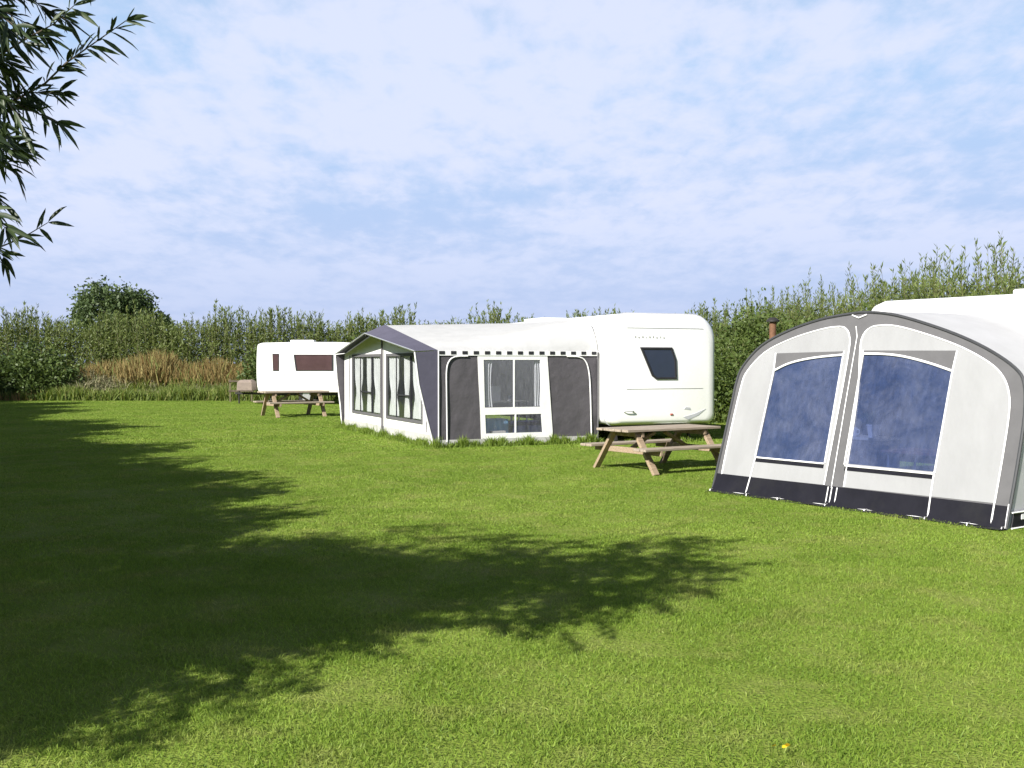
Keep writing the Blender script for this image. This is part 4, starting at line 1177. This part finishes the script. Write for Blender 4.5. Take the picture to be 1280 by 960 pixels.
pt = empty('pot_plant'); tag(pt, 'pot plant with pale flowers on the cabinet behind the left awning window', 'plant')
q = MB(); q.loft([[(r_ * math.cos(2 * math.pi * j / 18), r_ * math.sin(2 * math.pi * j / 18), z) for j in range(18)] for r_, z in ((.06, 0), (.085, .14), (.09, .14), (.09, .16), (.075, .16), (.07, .12))]); q.build('pot', M['white_cer'], pt, smooth=True)
n = 160
P = np.stack([rng.normal(0, .03, n), rng.normal(0, .03, n), np.full(n, .15)], 1); D = unit(n); D[:, 2] = np.abs(D[:, 2]) + .5
leaf_object('leaves', P, D, rng.uniform(.1, .26, n), np.full(n, .03), M['bush_mid'], pt, 'lance', .2)
nlocal(pt, 1.30, 1.45, .687)

# ------------------------------------------------------------------ near caravan behind the arched awning
nc_ = empty('touring_caravan', (NX, NY, 0), NANG)
tag(nc_, 'white caravan roof and side standing behind the arched awning at the right edge', 'caravan')
rings = []
XA, XB = .32, 5.75
for xx, ins, zi in ((XA, .25, .45), (XA + .04, .12, .22), (XA + .14, .04, .08), (XA + .3, 0, 0), (2.5, 0, 0), (4.6, 0, 0), (XB - .3, 0, 0), (XB - .12, .05, .08), (XB - .03, .14, .2), (XB, .25, .38)):
    rr_ = ring(BACK + .03 + ins * .6, BACK + 2.25 - ins * .6, .38 + zi * .3, 2.43 - zi * .6, .16, .12, xx, 7)
    rings.append([Vector((p.y, p.x, p.z)) for p in rr_])
body = MB(); body.loft(rings); body.build('body', M['caravan'], nc_, smooth=True, angle=50)
ch = MB(); ch.box(((XA + XB) / 2, BACK + 1.1, .33), (4.6, 1.6, .09)); ch.build('chassis', M['chassis'], nc_)
for yy in (BACK + .18, BACK + 2.1): wheel(nc_, (3.2, yy, .32), axis='y')
hb = MB(); hb.box((2.85, BACK + .75, 2.46), (1.2, .7, .09)); hb.build('roof_hatch', M['caravan'], nc_, bevel=.03)
q = MB(); q.box((XB - .8, BACK + .022, 1.55), (.9, .03, .55)); wo = q.build('window', M['wframe'], nc_, bevel=.03); q = MB(); q.box((XB - .8, BACK + .004, 1.55), (.82, .012, .47)); q.build('pane', M['van_glass'], wo, bevel=.005)
q = MB(); q.box((2.2, BACK + .022, 1.15), (.62, .03, 1.5)); do_ = q.build('door', M['caravan'], nc_, bevel=.01); q = MB(); q.box((2.42, BACK - .002, 1.1), (.1, .03, .04)); q.build('handle', M['wframe'], do_, bevel=.005)
q = MB(); q.beam((XB - .1, BACK + 1.1, .36), (XB + 1.1, BACK + 1.1, .38), .1, .08); q.tube([(XB + .9, BACK + 1.1, .02), (XB + .9, BACK + 1.1, .5)], .03, 8); q.build('hitch', M['chassis'], nc_)

# ------------------------------------------------------------------ distant caravan
fc = empty('touring_caravan', (-9.75, 41.2, 0), R(3))
tag(fc, 'small distant white caravan with brown windows standing before the far hedge', 'caravan')
FL = 4.3
def fx(a, b, t_): return (a, -t_, b)
prof = smooth_curve([(0.10, .47, 0), (.03, .7, 0), (.0, 1.3, 0), (.03, 2.15, 0), (.14, 2.34, 0), (.6, 2.38, 0), (2.2, 2.40, 0), (3.5, 2.38, 0), (3.95, 2.28, 0), (4.2, 1.85, 0), (4.3, 1.25, 0), (4.22, .6, 0), (4.1, .47, 0)], 4)
q = MB(); rings = []
for yy, k in ((0, .985), (.04, .995), (.1, 1.0), (2.0, 1.0), (2.06, .995), (2.1, .985)):
    c = Vector((2.15, 1.42, 0)); rings.append([Vector((c.x + (p.x - c.x) * k, yy, c.y + (p.y - c.y) * k)) for p in prof])
q.loft(rings); q.build('body', M['caravan'], fc, smooth=True, angle=40)
q = MB(); q.box((2.15, -.004, .58), (3.9, .016, .2)); q.build('lower_trim', M['caravan_cream'], fc)
for (a, b, z0_, z1_) in ((.62, .86, 1.30, 1.95), (1.42, 2.92, 1.30, 1.92)):
    lp = [(a, z1_), (b, z1_), (b, z0_), (a + (.08 if b - a > 1 else 0.02), z0_)]
    q = MB(); q.slab([lp, inset(lp, .93)], fx, -.01, .022); wo = q.build('window', M['wframe'], fc)
    q = MB(); q.slab([inset(lp, .94)], fx, -.008, .012); q.build('pane', M['brown_glass'], wo)
q = MB(); q.slab([[(1.05, .72), (1.36, .72), (1.36, 2.1), (1.05, 2.1)], [(1.075, .745), (1.335, .745), (1.335, 2.075), (1.075, 2.075)]], fx, -.004, .008); q.build('hatch_seam', M['caravan_cream'], fc)
q = MB(); q.box((2.15, -.006, 1.15), (3.9, .012, .025)); q.build('side_trim', M['caravan_grey'], fc)
q = MB(); q.box((1.65, 1.0, 2.43), (.9, .7, .12)); q.build('roof_hatch', M['caravan'], fc, bevel=.03)
ch = MB(); ch.box((2.15, 1.05, .40), (3.7, 1.7, .10)); ch.beam((.1, 1.05, .40), (-1.0, 1.05, .42), .09, .08); ch.tube([(-.85, 1.05, .02), (-.85, 1.05, .5)], .03, 8); ch.build('chassis', M['chassis'], fc)
for yy in (.14, 1.95): wheel(fc, (1.9, yy, .31), .31, axis='y')
q = MB(); q.loft([[(-.55 + .30 * k * cx_2, 1.05 + .5 * k * cy_2, z) for cx_2, cy_2 in ((-1, -1), (1, -1), (1, 1), (-1, 1))] for z, k in ((.52, 1.0), (.86, .95), (.94, .7))]); q.build('hitch_cover', M['hitch_cloth'], fc, bevel=.03)
for xx in (.5, 3.7):
    q = MB(); q.beam((xx, .3, .38), (xx, .25, .02), .05, .05, (1, 0, 0)); q.build('corner_steady', M['chassis'], fc)

# ------------------------------------------------------------------ picnic tables
def make_picnic(loc, rz, label):
    root = empty('picnic_table', loc, rz); tag(root, label, 'picnic table', 'picnic tables on the lawn')
    q = MB(); n = 5
    for i in range(n): q.box((random.uniform(-.01, .01), -.30 + .15 * i, .68), (1.82 + random.uniform(-.015, .015), .138, .04))
    q.build('table_top', M['wood_grey'], root, bevel=.006)
    for s in (-1, 1):
        q = MB()
        for o_ in (.565, .705): q.box((random.uniform(-.01, .01), s * o_, .40), (1.82, .13, .04))
        q.build('bench', M['wood_grey'], root, bevel=.006)
    for xx in (-.66, .66):
        sx = 1 if xx > 0 else -1
        for s in (-1, 1):
            q = MB(); q.beam((xx, s * .70, .0), (xx, s * .24, .66), .05, .10, (1, 0, 0)); q.build('leg', M['wood'], root, bevel=.005)
        q = MB(); q.box((xx - sx * .052, 0, .345), (.05, 1.54, .09)); q.box((xx - sx * .052, 0, .61), (.05, .70, .08)); q.build('cross_rail', M['wood'], root, bevel=.005)
    q = MB(); q.beam((-.60, 0, .33), (-.1, 0, .62), .05, .07, (0, 1, 0)); q.beam((.60, 0, .33), (.1, 0, .62), .05, .07, (0, 1, 0)); q.build('brace', M['wood'], root, bevel=.005)
    return root
random.seed(9)
pt1 = make_picnic((2.22, 16.27, 0), R(33), 'weathered wooden picnic table in front of the large white caravan'); pt1.scale = (1, 1, .91)
pt2 = copy_tree(pt1); pt2.location = (-6.55, 32.4, 0); pt2.rotation_euler = (0, 0, R(30)); pt2.scale = (1.08, 1.08, 1.08)
tag(pt2, 'distant wooden picnic table in front of the small white caravan')

# ------------------------------------------------------------------ small things
po = empty('flue_post', (4.82, 20.0, 0)); tag(po, 'rust brown post with a flat dark cap rising behind the arched awning', 'post')
q = MB(); q.tube([(0, 0, 0), (0, 0, 2.36)], .065, 12); q.build('shaft', M['rust'], po, smooth=True)
q = MB(); q.tube([(0, 0, 2.36), (0, 0, 2.39)], .12, 14); q.tube([(0, 0, 2.39), (0, 0, 2.44)], [.12, .05], 14); q.build('cap', M['chassis'], po, smooth=True)

fe = empty('low_fence', (-11.55, 44.4, 0), R(4)); tag(fe, 'low dark wooden fence left of the distant caravan under the far hedge', 'fence')
for xx in (-.02, .85):
    q = MB(); q.box((xx, 0, .47), (.07, .07, .95)); q.build('post', M['stem'], fe, bevel=.005)
for zz in (.45, .85):
    q = MB(); q.box((.42, -.05, zz), (1.0, .03, .07)); q.build('rail', M['bark'], fe, bevel=.004)

n = 4
P = np.zeros((n, 3)); P[:, 0] = rng.normal(0, .008, n); P[:, 1] = rng.normal(0, .008, n); P[:, 2] = .046
D = np.stack([rng.normal(0, 1, n), rng.normal(0, .5, n), rng.uniform(-.1, .25, n)], 1)
lo = leaf_object('fallen_leaf', P, D, rng.uniform(.025, .04, n), np.full(n, .014), M['yellow'], None, 'lance', .1)
lo.location = (1.095, 4.36, .0); tag(lo, 'small yellow fallen leaf lying on the near grass at the bottom of the picture', 'leaf')
